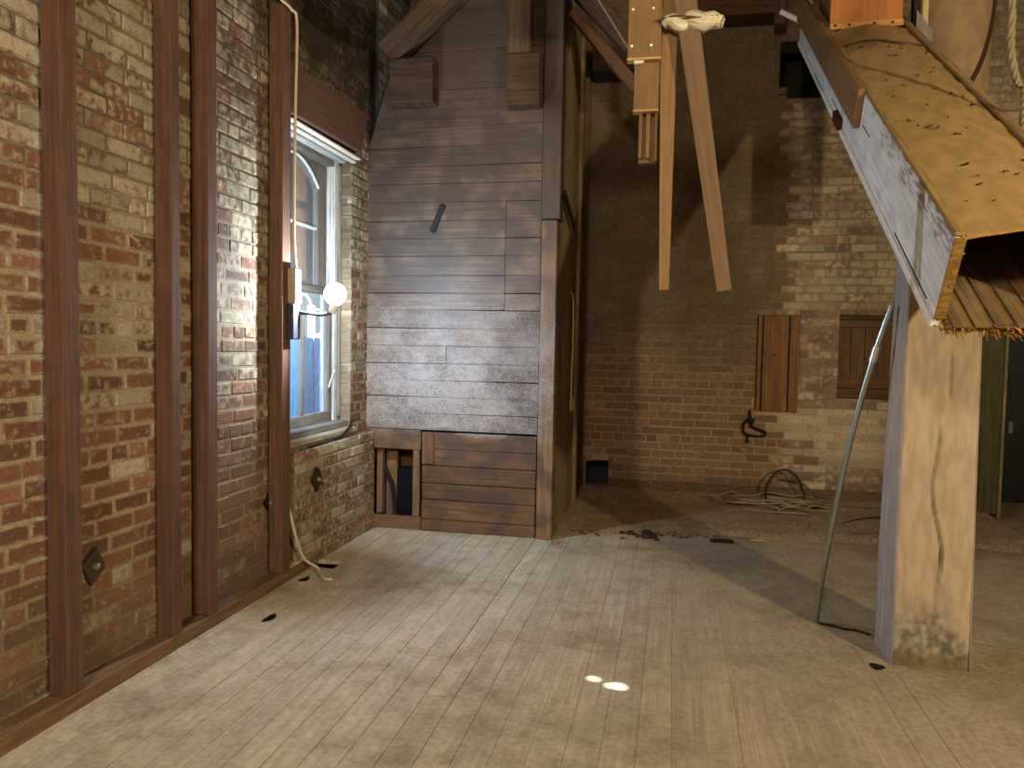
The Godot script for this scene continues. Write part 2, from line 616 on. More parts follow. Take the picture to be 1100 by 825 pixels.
func materials() -> void:
	var g1 := grain(11, 0.3, 0.3)
	var g2 := grain(21, 0.5, 0.6)
	var g3 := grain(31, 0.65, 0.9)
	var dusty := blotch(5, 0.02, 0.9, 1.0)
	var gritty := blotch(8, 0.05, 0.75, 1.0)
	M.smooth = mat("planed_wood", g1, 0.7, 0.03)
	M.wood = mat("sawn_wood", g2, 0.85, 0.08)
	M.old = mat("weathered_wood", g3, 0.9, 0.18)
	M.dust = mat("dusty_surface", dusty, 0.95, 0.05)
	M.grit = mat("gritty_surface", gritty, 0.95, 0.15)
	M.dark = mat("dark_metal", dusty, 0.55)
	M.metal = mat("bright_metal", dusty, 0.3)
	M.metal.metallic = 0.9
	M.cable = mat("rubber", null, 0.6)
	M.black = mat("black_paint", null, 0.5)
	var gl := StandardMaterial3D.new()
	gl.resource_name = "window_glass"
	gl.albedo_color = Color(0.9, 0.95, 0.95, 0.08)
	gl.transparency = BaseMaterial3D.TRANSPARENCY_ALPHA
	gl.roughness = 0.05
	gl.metallic_specular = 0.2
	M.glass = gl
	M.plastic = mat("milky_plastic", gritty, 0.4)
	M.plastic.backlight_enabled = true
	M.plastic.backlight = Color(0.5, 0.5, 0.5)
	M.lime = mat("limewashed_wood", g1, 0.85, 0.1)
	M.post = mat("hewn_timber", dusty, 0.9)

	# floor: boards by their grain, dust by place
	var w := 704
	var h := 1110
	var n1 := noise(101, 0.011, w, h, 5, false)
	var n2 := noise(102, 0.05, w, h, 4, false)
	var n3 := noise(103, 0.3, w, h, 2, false)
	var out := PackedByteArray()
	out.resize(w * h * 4)
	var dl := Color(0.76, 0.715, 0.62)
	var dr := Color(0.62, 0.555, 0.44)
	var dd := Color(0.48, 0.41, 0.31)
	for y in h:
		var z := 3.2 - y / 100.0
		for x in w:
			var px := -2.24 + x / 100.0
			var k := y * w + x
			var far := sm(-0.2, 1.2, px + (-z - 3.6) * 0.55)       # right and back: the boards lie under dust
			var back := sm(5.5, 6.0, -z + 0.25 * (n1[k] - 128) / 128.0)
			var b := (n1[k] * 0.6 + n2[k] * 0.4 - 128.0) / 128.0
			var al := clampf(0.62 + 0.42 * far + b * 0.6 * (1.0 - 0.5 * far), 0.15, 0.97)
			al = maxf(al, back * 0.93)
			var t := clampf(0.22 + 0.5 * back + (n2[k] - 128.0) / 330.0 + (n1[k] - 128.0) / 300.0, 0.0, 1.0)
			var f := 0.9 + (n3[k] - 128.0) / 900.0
			var dc := dl.lerp(dr, sm(-1.4, 0.4, px))  # left dust made paler, the bulb's light put into its colour
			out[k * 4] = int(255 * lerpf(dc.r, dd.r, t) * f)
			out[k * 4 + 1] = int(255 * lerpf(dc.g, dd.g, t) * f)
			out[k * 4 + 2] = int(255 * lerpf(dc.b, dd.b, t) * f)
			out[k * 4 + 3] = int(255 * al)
	for y in range(h - 8, h):
		for x in range(w - 8, w):
			out[(y * w + x) * 4 + 3] = 0
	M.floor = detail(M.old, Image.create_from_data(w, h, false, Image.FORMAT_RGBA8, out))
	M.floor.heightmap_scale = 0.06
	M.floor.roughness = 0.8

	# white chute side: paint rubbed off along the top edge near the mouth
	w = 640
	h = 80
	n1 = noise(121, 0.03, w, h, 4, false)
	n2 = streaks(122, 0.22, w, h, 4, 3)
	out = PackedByteArray()
	out.resize(w * h * 4)
	for y in h:
		for x in w:
			var k := y * w + x
			var al := x / 160.0
			var up := 1.0 - y / 80.0
			var worn := sm(0.55, 0.95, up + 0.3 * (n1[k] - 128.0) / 128.0) * (1.0 - sm(0.7, 1.5, al))
			var a := clampf((n2[k] - 118.0) / 26.0, 0.0, 1.0) * worn * 0.75
			a = maxf(a, clampf((n1[k] - 120.0) / 400.0, 0.0, 0.2))
			out[k * 4] = 88; out[k * 4 + 1] = 76; out[k * 4 + 2] = 66
			out[k * 4 + 3] = int(255 * a)
	M.chute_side = detail(M.lime, Image.create_from_data(w, h, false, Image.FORMAT_RGBA8, out))

	# shaft boards: flaking limewash, the cool light's cut-off painted in, dark stains higher up
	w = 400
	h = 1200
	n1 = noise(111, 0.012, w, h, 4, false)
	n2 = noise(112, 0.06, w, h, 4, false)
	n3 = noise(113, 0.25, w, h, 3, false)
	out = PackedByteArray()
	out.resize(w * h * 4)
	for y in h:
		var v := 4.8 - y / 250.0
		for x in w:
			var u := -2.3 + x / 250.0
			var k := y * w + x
			var edge := 0.755 - 0.05 * sm(-2.2, -0.85, u) + (n1[k] - 128.0) / 2600.0  # lower edge painted along the line where the cool light stops
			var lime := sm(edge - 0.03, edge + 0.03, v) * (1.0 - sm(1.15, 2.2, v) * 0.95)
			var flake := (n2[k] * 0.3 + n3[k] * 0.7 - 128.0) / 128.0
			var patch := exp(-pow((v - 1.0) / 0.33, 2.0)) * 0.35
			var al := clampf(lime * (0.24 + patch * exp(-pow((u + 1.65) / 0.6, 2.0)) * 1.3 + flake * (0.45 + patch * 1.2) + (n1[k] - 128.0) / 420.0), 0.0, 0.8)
			var dark_tone := clampf(sm(1.4, 2.2, v) * (0.5 + (n1[k] - 128.0) / 110.0), 0.0, 0.75)
			dark_tone = maxf(dark_tone, sm(2.4, 3.6, v) * 0.75)  # darker towards the top
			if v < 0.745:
				dark_tone = clampf((n1[k] - 132.0) / 60.0 + flake * 0.5, 0.0, 0.6)
			if dark_tone > al:
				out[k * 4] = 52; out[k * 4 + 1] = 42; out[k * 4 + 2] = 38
				out[k * 4 + 3] = int(255 * dark_tone)
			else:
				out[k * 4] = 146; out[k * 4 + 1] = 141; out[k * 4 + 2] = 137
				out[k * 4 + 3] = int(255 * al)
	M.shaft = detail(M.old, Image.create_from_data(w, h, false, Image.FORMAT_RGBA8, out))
	M.shaft.roughness = 0.5
	M.shaft.metallic_specular = 0.45

# ---------------------------------------------------------------- room shell
func shell() -> void:
	# left wall ---------------------------------------------------------
	var cuts := [[4.07, 5.07, 0.79, 2.69], [4.12, 5.36, -0.1, 0.72]]
	var main := lay(1.35, 5.42, 0.0, 4.2, 0.0735, 0.213, cuts)
	var apron := lay(4.12, 5.36, 0.0, 0.72, 0.0735, 0.213, [])
	var all := main.duplicate()
	all.append_array(apron)
	var tones := [Color(0.42, 0.285, 0.215), Color(0.40, 0.265, 0.195), Color(0.37, 0.26, 0.20), Color(0.45, 0.315, 0.24), Color(0.35, 0.24, 0.19)]
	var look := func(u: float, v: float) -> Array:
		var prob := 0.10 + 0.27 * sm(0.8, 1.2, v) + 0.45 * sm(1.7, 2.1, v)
		var gr := 0.05 + 0.5 * (1.0 - sm(0.05, 0.75, v)) + 0.2 * sm(3.2, 3.5, u) + 0.5 * sm(2.75, 3.3, v) * sm(3.2, 4.1, u) + 0.2 * sm(3.7, 4.3, u) * sm(2.6, 3.0, v)  # dust low down with light fall-off painted in; darker high beside the window
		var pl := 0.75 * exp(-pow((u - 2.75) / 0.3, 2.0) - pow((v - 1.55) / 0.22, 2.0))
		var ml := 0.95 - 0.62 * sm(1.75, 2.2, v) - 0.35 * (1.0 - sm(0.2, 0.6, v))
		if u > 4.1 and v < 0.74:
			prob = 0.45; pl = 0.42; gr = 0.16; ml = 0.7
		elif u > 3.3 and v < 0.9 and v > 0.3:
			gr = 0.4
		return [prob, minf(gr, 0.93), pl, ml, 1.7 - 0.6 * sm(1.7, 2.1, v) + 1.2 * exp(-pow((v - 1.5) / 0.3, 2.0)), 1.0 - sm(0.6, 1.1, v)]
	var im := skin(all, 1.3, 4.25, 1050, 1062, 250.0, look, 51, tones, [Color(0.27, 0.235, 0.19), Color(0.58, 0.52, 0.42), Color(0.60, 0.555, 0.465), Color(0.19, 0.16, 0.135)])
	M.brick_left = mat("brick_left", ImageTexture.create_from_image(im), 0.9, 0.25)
	M.brick_left.vertex_color_use_as_albedo = false
	var plan := [Vector3(0, 0, -250.0 / 1050.0), -1.3 * 250.0 / 1050.0, Vector3(0, -250.0 / 1062.0, 0), 4.25 * 250.0 / 1062.0]
	var m := MB.new()
	m.plan = plan
	m.plan_main = true
	for b in [[-0.5, 4.75, 3.2, -4.07], [-0.5, 0.79, -4.07, -5.07], [2.69, 4.75, -4.07, -5.07], [-0.5, 4.75, -5.07, -5.7], [-0.5, 4.75, -5.7, -14.0]]:
		bx(m, Vector3(-2.40 if b[3] == -5.7 else -2.56, b[0], b[3]), Vector3(-2.24, b[1], b[2]), Color.WHITE, 0.0, "z")
	bx(m, Vector3(-2.25, 0.0, -5.36), Vector3(-2.168, 0.715, -4.12), Color.WHITE, 0.012, "z")
	var wl := struct("wall_left", m, M.brick_left)
	var at_left := func(u: float, v: float, d: float) -> Vector3: return Vector3(-2.24 + d, v, -u)
	var at_apron := func(u: float, v: float, d: float) -> Vector3: return Vector3(-2.168 + d, v, -u)
	var seen_left := func(p: Vector3) -> bool: return in_view(p)
	brick_geometry(apron, wl, M.brick_left, plan, at_apron, 90, seen_left)
	brick_geometry(main, wl, M.brick_left, plan, at_left, 180, seen_left)
	var reveal := lay(0.0, 0.115, 0.79, 2.69, 0.0735, 0.115, [])
	var at_reveal := func(u: float, v: float, d: float) -> Vector3: return Vector3(-2.245 - u, v, -5.07 + d)
	brick_geometry(reveal, wl, M.brick_left, plan, at_reveal, 26, seen_left)

	# back wall ---------------------------------------------------------
	var bcuts := [[-0.79, -0.57, 0.03, 0.225], [-0.71, -0.57, 0.2, 0.30], [0.745, 1.11, 0.82, 1.70], [1.446, 2.02, 0.96, 1.706], [2.74, 3.7, -0.1, 2.15], [0.74, 1.4, 3.93, 4.07], [0.80, 1.4, 4.07, 4.15], [0.86, 1.4, 3.78, 3.93], [0.93, 1.4, 3.62, 3.78]]
	var back := lay(-0.92, 4.0, 0.13, 4.62, 0.0735, 0.213, bcuts)
	var btones := [Color(0.445, 0.35, 0.27), Color(0.425, 0.33, 0.255), Color(0.40, 0.32, 0.25), Color(0.46, 0.365, 0.285)]
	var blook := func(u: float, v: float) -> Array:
		var right := sm(0.88, 0.98, u)  # step painted along the shaft's shadow edge from the bulb, beside lost whitewash
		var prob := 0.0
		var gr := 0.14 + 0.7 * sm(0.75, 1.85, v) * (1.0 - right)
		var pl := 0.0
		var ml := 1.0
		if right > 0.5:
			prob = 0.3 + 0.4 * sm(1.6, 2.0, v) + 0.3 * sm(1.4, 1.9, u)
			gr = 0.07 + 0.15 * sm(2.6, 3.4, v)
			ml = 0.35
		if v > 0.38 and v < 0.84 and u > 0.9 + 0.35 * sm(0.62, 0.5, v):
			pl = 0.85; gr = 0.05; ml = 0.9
		gr = maxf(gr, 0.8 * sm(3.5, 3.95, v))  # darker towards the top of the wall
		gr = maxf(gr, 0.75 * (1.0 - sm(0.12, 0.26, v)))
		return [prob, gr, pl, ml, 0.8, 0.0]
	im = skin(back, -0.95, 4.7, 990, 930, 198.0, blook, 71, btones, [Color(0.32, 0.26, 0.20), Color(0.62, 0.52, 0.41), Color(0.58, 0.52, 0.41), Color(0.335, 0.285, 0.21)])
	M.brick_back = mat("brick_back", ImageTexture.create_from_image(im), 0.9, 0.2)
	M.brick_back.vertex_color_use_as_albedo = false
	plan = [Vector3(198.0 / 990.0, 0, 0), 0.95 * 198.0 / 990.0, Vector3(0, -198.0 / 930.0, 0), 4.7 * 198.0 / 930.0]
	m = MB.new()
	m.plan = plan
	m.plan_main = true
	# x0, x1, y0, y1 of the solid pieces round the hole, the shutter and the doorway
	for b in [[-2.56, -0.79, -0.05, 4.75], [-0.79, -0.57, -0.05, 0.03], [-0.79, -0.57, 0.30, 4.75], [-0.57, 0.86, -0.05, 4.75], [0.86, 1.40, -0.05, 3.62], [0.86, 1.40, 4.12, 4.75], [1.40, 1.446, -0.05, 4.75], [1.446, 2.02, -0.05, 0.96], [1.446, 2.02, 1.706, 4.75], [2.02, 2.74, -0.05, 4.75], [2.74, 3.7, 2.15, 4.75], [3.7, 5.1, -0.05, 4.75]]:
		bx(m, Vector3(b[0], b[2], -7.58), Vector3(b[1], b[3], -7.28), Color.WHITE, 0.0)
	var wb := struct("wall_back", m, M.brick_back)
	var at_back := func(u: float, v: float, d: float) -> Vector3: return Vector3(u, v, -7.28 + d)
	brick_geometry(back, wb, M.brick_back, plan, at_back, 296, seen_left)
	# mud-coloured ledge along the foot of the back wall
	m = MB.new()
	var q := []
	for k in 8:
		q.append(Vector3(2.72 if k & 1 else -0.86, (0.125 if k & 4 else 0.0) if k & 2 else -0.02, (-7.24 if k & 2 else -7.3) if k & 4 else -7.3))
	q = []
	for k in 8:
		var x := 2.5 if k & 1 else -0.56
		q.append(Vector3(x, 0.128 if k & 2 else -0.02, -7.29 if not (k & 4) else (-7.262 if k & 2 else -7.2)))
	hexa(m, q, 0.008, lin(0.36, 0.29, 0.21))
	struct("baseboard_back", m, M.grit)

	# plain walls the photograph does not look at, ceiling with two small holes
	m = MB.new()
	bx(m, Vector3(4.8, -0.5, -8.5), Vector3(5.1, 4.75, 3.5), lin(0.45, 0.33, 0.25), 0.0, "z")
	struct("wall_right", m, M.grit)
	m = MB.new()
	bx(m, Vector3(-2.56, -0.5, 3.2), Vector3(5.1, 4.75, 3.5), lin(0.45, 0.33, 0.25), 0.0)
	struct("wall_front", m, M.grit)
	m = MB.new()
	bx(m, Vector3(-2.56, -0.5, -8.5), Vector3(5.1, 4.75, -8.2), lin(0.10, 0.09, 0.08), 0.0)
	struct("wall_rear_passage", m, M.grit)
	m = MB.new()
	var wood_c := lin(0.30, 0.24, 0.19)
	var hz := SUN_TO * (4.8 / SUN_TO.y)
	var h1 := Vector2(-0.279 + hz.x, -3.142 + hz.z)
	var h2 := Vector2(-0.208 + hz.x, -3.104 + hz.z)
	var hx := (h1.x + h2.x) * 0.5
	for b in [[-2.6, 5.1, 3.5, h1.y + 0.2], [-2.6, 5.1, h1.y - 0.2, -8.5], [-2.6, hx - 0.3, h1.y + 0.2, h1.y - 0.2], [hx + 0.3, 5.1, h1.y + 0.2, h1.y - 0.2]]:
		bx(m, Vector3(b[0], 4.75, b[3]), Vector3(b[1], 4.9, b[2]), wood_c, 0.0)
	holed(m, Vector3(hx - 0.3, 4.78, h1.y - 0.2), Vector3(hx, 4.80, h1.y + 0.2), h1 - Vector2(0.012, 0.006), Vector2(0.021, 0.013), wood_c)
	holed(m, Vector3(hx, 4.78, h1.y - 0.2), Vector3(hx + 0.3, 4.80, h1.y + 0.2), h2 + Vector2(0.012, 0.004), Vector2(0.036, 0.017), wood_c)
	struct("ceiling", m, M.wood)

	# floor: boards over a dark crawl space --------------------------------
	m = MB.new()
	bx(m, Vector3(-2.56, -0.5, -8.5), Vector3(5.1, -0.4, 3.5), lin(0.06, 0.05, 0.04), 0.0)
	var fl := struct("floor", m, M.grit)
	var dust_plan := [Vector3(100.0 / 704.0, 0, 0), 2.24 * 100.0 / 704.0, Vector3(0, 0, -100.0 / 1110.0), 3.2 * 100.0 / 1110.0]
	var holes := [[0, -4.31, -4.44]]
	for k in 59:
		var x0 := -2.126 + 0.12 * k - (0.12 if k == 0 else 0.0)
		if k == 58:
			break
		var x1 := -2.126 + 0.12 * (k + 1)
		if k == 0:
			for pc in [[3.2, 1.1], [1.1, -1.4], [-1.4, -4.30], [-4.46, -7.3]]:
				floor_board(fl, -2.24, x0 + 0.12, pc[0], pc[1], dust_plan)
			floor_board(fl, x0 + 0.12, x1, 3.2, 0.6, dust_plan)
			floor_board(fl, x0 + 0.12, x1, 0.6, -2.2, dust_plan)
			hole_board(fl, x0 + 0.12, x1, -2.2, -4.30, Vector2(-2.072, -4.06), Vector2(0.026, 0.05), dust_plan)
			floor_board(fl, x0 + 0.12, x1, -4.46, -7.3, dust_plan)
			continue
		var z := 3.2
		var cutlen := rng.randf_range(1.2, 4.0)
		while z > -8.15:
			var z1 := maxf(z - cutlen, -8.2)
			if z1 < -7.0:
				z1 = -8.2
			if x0 < -1.93 and x1 > -1.93 and z > -3.43 and z1 < -3.43:
				hole_board(fl, x0, x1, z, z1, Vector2(-1.945, -3.44), Vector2(0.024, 0.06), dust_plan)
			elif x0 < 0.923 and x1 > 0.923 and z > -3.576 and z1 < -3.576:
				hole_board(fl, x0, x1, z, z1, Vector2(0.923, -3.576), Vector2(0.033, 0.036), dust_plan)
			else:
				floor_board(fl, x0, x1, z, z1, dust_plan)
			z = z1
			cutlen = rng.randf_range(2.2, 4.4)

func board_tone() -> Color:
	var f := rng.randf_range(0.9, 1.06)
	var wm := rng.randf_range(-0.012, 0.02)
	return lin(0.66 * f + wm, 0.585 * f, 0.485 * f - wm)

func floor_board(fl: Node3D, x0: float, x1: float, z0: float, z1: float, plan: Array) -> void:
	var m := MB.new()
	m.plan = plan
	var y := rng.randf_range(-0.0012, 0.0012)
	var g := rng.randf_range(0.0006, 0.0020) * (1.0 if x0 < -0.8 else (0.5 if x0 < 0.0 else 0.15))
	if x0 > 0.2:
		y *= 0.4
	bx(m, Vector3(x0 + g, y - 0.028, z1 + 0.001), Vector3(x1 - g, y, z0 - 0.001), board_tone(), 0.0013 if x0 < -0.8 else (0.0007 if x0 < 0.0 else 0.0003), "z")
	part("floorboard", m, M.floor, fl)

func hole_board(fl: Node3D, x0: float, x1: float, z0: float, z1: float, at: Vector2, r: Vector2, plan: Array) -> void:
	var m := MB.new()
	m.plan = plan
	var col := board_tone()
	bx(m, Vector3(x0 + 0.0015, -0.028, at.y + 0.1), Vector3(x1 - 0.0015, 0.0, z0 - 0.001), col, 0.002, "z")
	bx(m, Vector3(x0 + 0.0015, -0.028, z1 + 0.001), Vector3(x1 - 0.0015, 0.0, at.y - 0.1), col, 0.002, "z")
	holed(m, Vector3(x0 + 0.0015, -0.028, at.y - 0.1), Vector3(x1 - 0.0015, 0.0, at.y + 0.1), at, r, col)
	part("floorboard", m, M.floor, fl)

# ---------------------------------------------------------------- left wall: sole plates, studs, header
func left_wall_timbers() -> void:
	var red := lin(0.37, 0.265, 0.205)
	var m := MB.new()
	bx(m, Vector3(-2.232, 0.0, -2.958), Vector3(-2.138, 0.066, 3.15), lin(0.44, 0.33, 0.24), 0.004, "z", 0.001)
	solo("sole_plate", m, M.wood, "long brown sole plate along the foot of the brick wall, nearest the viewer", "timber", Vector3(-2.185, 0, 0.1), "sole plates along the left wall")
	m = MB.new()
	bx(m, Vector3(-2.232, 0.0, -4.25), Vector3(-2.140, 0.064, -2.964), lin(0.43, 0.32, 0.235), 0.004, "z", 0.001)
	solo("sole_plate", m, M.wood, "shorter brown sole plate running from the butt joint to below the window", "timber", Vector3(-2.185, 0, -3.6), "sole plates along the left wall")
	var spec := [
		[-2.351, -2.430, -2.222, "broad reddish brown wall stud nearest the viewer, first along the left brick wall"],
		[-2.960, -3.020, -2.226, "slim reddish brown wall stud, second along the brick wall and close before the third"],
		[-3.223, -3.298, -2.226, "dark faced wall stud, third along the brick wall, just behind the slim one"],
		[-3.918, -4.014, -2.222, "reddish brown wall stud right beside the window, with the cable running down it"]]
	for s in spec:
		m = MB.new()
		bx(m, Vector3(s[2], 0.067, s[1]), Vector3(-2.14, 4.74, s[0]), red * rng.randf_range(0.9, 1.05), 0.004, "y", 0.0015)
		solo("wall_stud", m, M.wood, s[3], "wall stud", Vector3(-2.18, 0.067, (s[0] + s[1]) * 0.5), "studs along the left brick wall")
	# header board over the window
	m = MB.new()
	var q := []
	for k in 8:
		var near := not bool(k & 1)
		var z := -4.016 if near else (-5.13 if k & 2 else -5.02)
		q.append(Vector3(-2.145 if k & 4 else -2.235, (2.965 if near else 2.985) if k & 2 else (2.68 if near else 2.70), z))
	hexa(m, q, 0.004, lin(0.36, 0.255, 0.195))
	solo("header_board", m, M.smooth, "wide reddish brown header board fixed over the top of the window", "board", Vector3(-2.19, 2.68, -4.55))

# ---------------------------------------------------------------- window in the left wall
func window() -> void:
	var frame := lin(0.46, 0.43, 0.385)
	var pale := lin(0.72, 0.72, 0.70)
	var w := Node3D.new()
	w.name = "window_1"
	w.position = Vector3(-2.36, 0.79, -4.57)
	w.set_meta("kind", "structure")
	add_child(w, true)
	var m := MB.new()
	bx(m, Vector3(-2.44, 0.79, -4.14), Vector3(-2.30, 2.69, -4.07), frame, 0.006, "y")
	part("jamb", m, M.old, w)
	m = MB.new()
	bx(m, Vector3(-2.44, 0.79, -5.06), Vector3(-2.33, 2.69, -4.995), pale, 0.006, "y")
	part("jamb", m, M.old, w)
	m = MB.new()
	bx(m, Vector3(-2.33, 0.86, -5.055), Vector3(-2.305, 2.62, -5.035), frame, 0.004, "y")
	part("stop_bead", m, M.old, w)
	m = MB.new()
	bx(m, Vector3(-2.44, 2.60, -4.995), Vector3(-2.33, 2.69, -4.14), frame * 0.7, 0.006, "z")
	bx(m, Vector3(-2.33, 2.635, -5.05), Vector3(-2.27, 2.685, -4.07), pale * 0.75, 0.008, "z")
	part("head", m, M.old, w)
	m = MB.new()
	bx(m, Vector3(-2.245, 2.655, -5.06), Vector3(-2.165, 2.668, -4.016), lin(0.82, 0.78, 0.72), 0.003, "z")
	bx(m, Vector3(-2.235, 2.634, -5.06), Vector3(-2.20, 2.648, -4.016), lin(0.78, 0.74, 0.68), 0.003, "z")
	part("drip_moulding", m, M.smooth, w)
	m = MB.new()
	bx(m, Vector3(-2.44, 0.79, -5.06), Vector3(-2.25, 0.835, -4.07), frame, 0.006, "z")
	bx(m, Vector3(-2.30, 0.745, -5.10), Vector3(-2.20, 0.79, -4.03), lin(0.60, 0.54, 0.45), 0.010, "z")
	part("sill", m, M.old, w)
	# lower sash in front, upper sash behind it
	m = MB.new()
	for s in [[-4.14, -4.19], [-4.945, -4.995]]:
		bx(m, Vector3(-2.385, 0.835, s[1]), Vector3(-2.345, 1.76, s[0]), frame * 0.85, 0.004, "y")
	bx(m, Vector3(-2.385, 0.835, -4.945), Vector3(-2.345, 0.905, -4.19), frame, 0.004, "z")
	bx(m, Vector3(-2.385, 1.712, -4.945), Vector3(-2.345, 1.762, -4.19), frame * 0.5, 0.004, "z")
	bx(m, Vector3(-2.38, 0.905, -4.60), Vector3(-2.35, 1.712, -4.57), frame * 0.7, 0.004, "y")
	part("lower_sash", m, M.old, w)
	m = MB.new()
	for s in [[-4.14, -4.19], [-4.86, -4.995]]:
		bx(m, Vector3(-2.43, 1.72, s[1]), Vector3(-2.39, 2.60, s[0]), frame * 0.75, 0.004, "y")
	bx(m, Vector3(-2.43, 1.72, -4.86), Vector3(-2.39, 1.765, -4.19), frame * 0.5, 0.004, "z")
	bx(m, Vector3(-2.425, 1.765, -4.545), Vector3(-2.395, 2.60, -4.515), frame * 0.4, 0.004, "y")
	bx(m, Vector3(-2.425, 2.145, -4.86), Vector3(-2.395, 2.165, -4.19), pale, 0.004, "z")
	# arched head piece of the upper sash
	for k in 14:
		var za := -4.19 - 0.67 * k / 14.0
		var zb := -4.19 - 0.67 * (k + 1) / 14.0
		var ya := 2.60 - 0.16 * pow((za + 4.525) / 0.335, 2.0) - 0.012
		var yb := 2.60 - 0.16 * pow((zb + 4.525) / 0.335, 2.0) - 0.012
		var q := []
		for i in 8:
			var x := -2.39 if i & 4 else -2.43
			q.append(Vector3(x, 2.61 if i & 2 else (yb if i & 1 else ya), zb if i & 1 else za))
		hexa(m, q, 0.0, frame * 0.6)
	part("upper_sash", m, M.old, w)
	m = MB.new()
	var rim := []
	for k in 15:
		var zz := -4.19 - 0.67 * k / 14.0
		rim.append(Vector3(-2.388, 2.588 - 0.16 * pow((zz + 4.525) / 0.335, 2.0), zz))
	tube(m, rim, 0.011, 6, pale)
	part("arch_bead", m, M.smooth, w)
	for p in [[-2.366, 0.905, 1.712, -4.19, -4.57], [-2.366, 0.905, 1.712, -4.60, -4.945], [-2.41, 1.765, 2.145, -4.19, -4.515], [-2.41, 1.765, 2.145, -4.545, -4.86], [-2.41, 2.165, 2.57, -4.19, -4.515], [-2.41, 2.165, 2.57, -4.545, -4.86]]:
		m = MB.new()
		m.poly([Vector3(p[0], p[1], p[3]), Vector3(p[0], p[2], p[3]), Vector3(p[0], p[2], p[4]), Vector3(p[0], p[1], p[4])], [Vector2.ZERO, Vector2.DOWN, Vector2.ONE, Vector2.RIGHT], Color.WHITE, Vector3.RIGHT)
		part("pane", m, M.glass, w)

	m = MB.new()
	tube(m, [Vector3(-2.325, 1.07, -4.90), Vector3(-2.322, 1.19, -4.985)], 0.006, 6, lin(0.8, 0.78, 0.72))
	solo("pale_stick", m, M.smooth, "thin pale stick leaning in the far lower corner of the window", "stick", Vector3(-2.325, 1.07, -4.9))
	m = MB.new()
	tube(m, curve([Vector3(-2.222, 0.83, -5.055), Vector3(-2.20, 0.80, -4.98), Vector3(-2.185, 0.765, -4.86), Vector3(-2.18, 0.735, -4.75), Vector3(-2.19, 0.729, -4.68), Vector3(-2.20, 0.728, -4.52), Vector3(-2.20, 0.728, -4.38)], 6), 0.009, 8, lin(0.07, 0.065, 0.06))
	solo("sill_cord", m, M.cable, "black cord drooping off the window sill onto the brick ledge", "cord", Vector3(-2.2, 0.73, -4.7))

	# boards standing outside, seen through the panes
	m = MB.new()
	bx(m, Vector3(-2.64, 1.78, -5.27), Vector3(-2.60, 2.75, -4.75), lin(0.66, 0.44, 0.26), 0.003, "y")
	solo("outside_panel", m, M.wood, "brown board standing outside behind the upper window panes", "board", Vector3(-2.65, 1.78, -5.0))
	var tones := [lin(0.52, 0.92, 0.96), lin(0.50, 0.58, 0.66), lin(0.60, 0.68, 0.75), lin(0.66, 0.74, 0.80), lin(0.55, 0.62, 0.7), lin(0.55, 0.62, 0.7)]
	var zs := [[-8.863, -9.666], [-9.757, -10.044], [-10.097, -10.272], [-10.31, -10.484], [-10.529, -10.756], [-10.802, -11.059]]
	var lbl := ["broad bright blue board outside, at the near side of the lower window", "first narrow blue grey board outside the lower window, right of the bright one", "second narrow pale board outside the lower window", "third narrow pale board outside the lower window", "fourth narrow board outside, near the far window jamb", "last narrow board outside, mostly behind the window jamb"]
	for k in zs.size():
		m = MB.new()
		bx(m, Vector3(-5.05, -0.1, zs[k][1]), Vector3(-5.0, 1.44 + 0.02 * k, zs[k][0]), tones[k], 0.004, "y", 0.004)
		solo("outside_board", m, M.old, lbl[k], "board", Vector3(-5.02, -0.1, (zs[k][0] + zs[k][1]) * 0.5), "boards outside the window")
	m = MB.new()
	bx(m, Vector3(-5.12, -0.1, -13.0), Vector3(-5.08, 2.1, -7.6), lin(0.05, 0.05, 0.07), 0.0, "z")
	solo("outside_backing", m, M.wood, "dark wall of boards behind the pale boards outside the window", "wall", Vector3(-5.1, -0.1, -10.0))
	m = MB.new()
	bx(m, Vector3(-9.0, -0.2, -16.0), Vector3(-2.57, -0.1, 4.0), lin(0.35, 0.34, 0.32), 0.0, "z")
	struct("ground", m, M.grit)

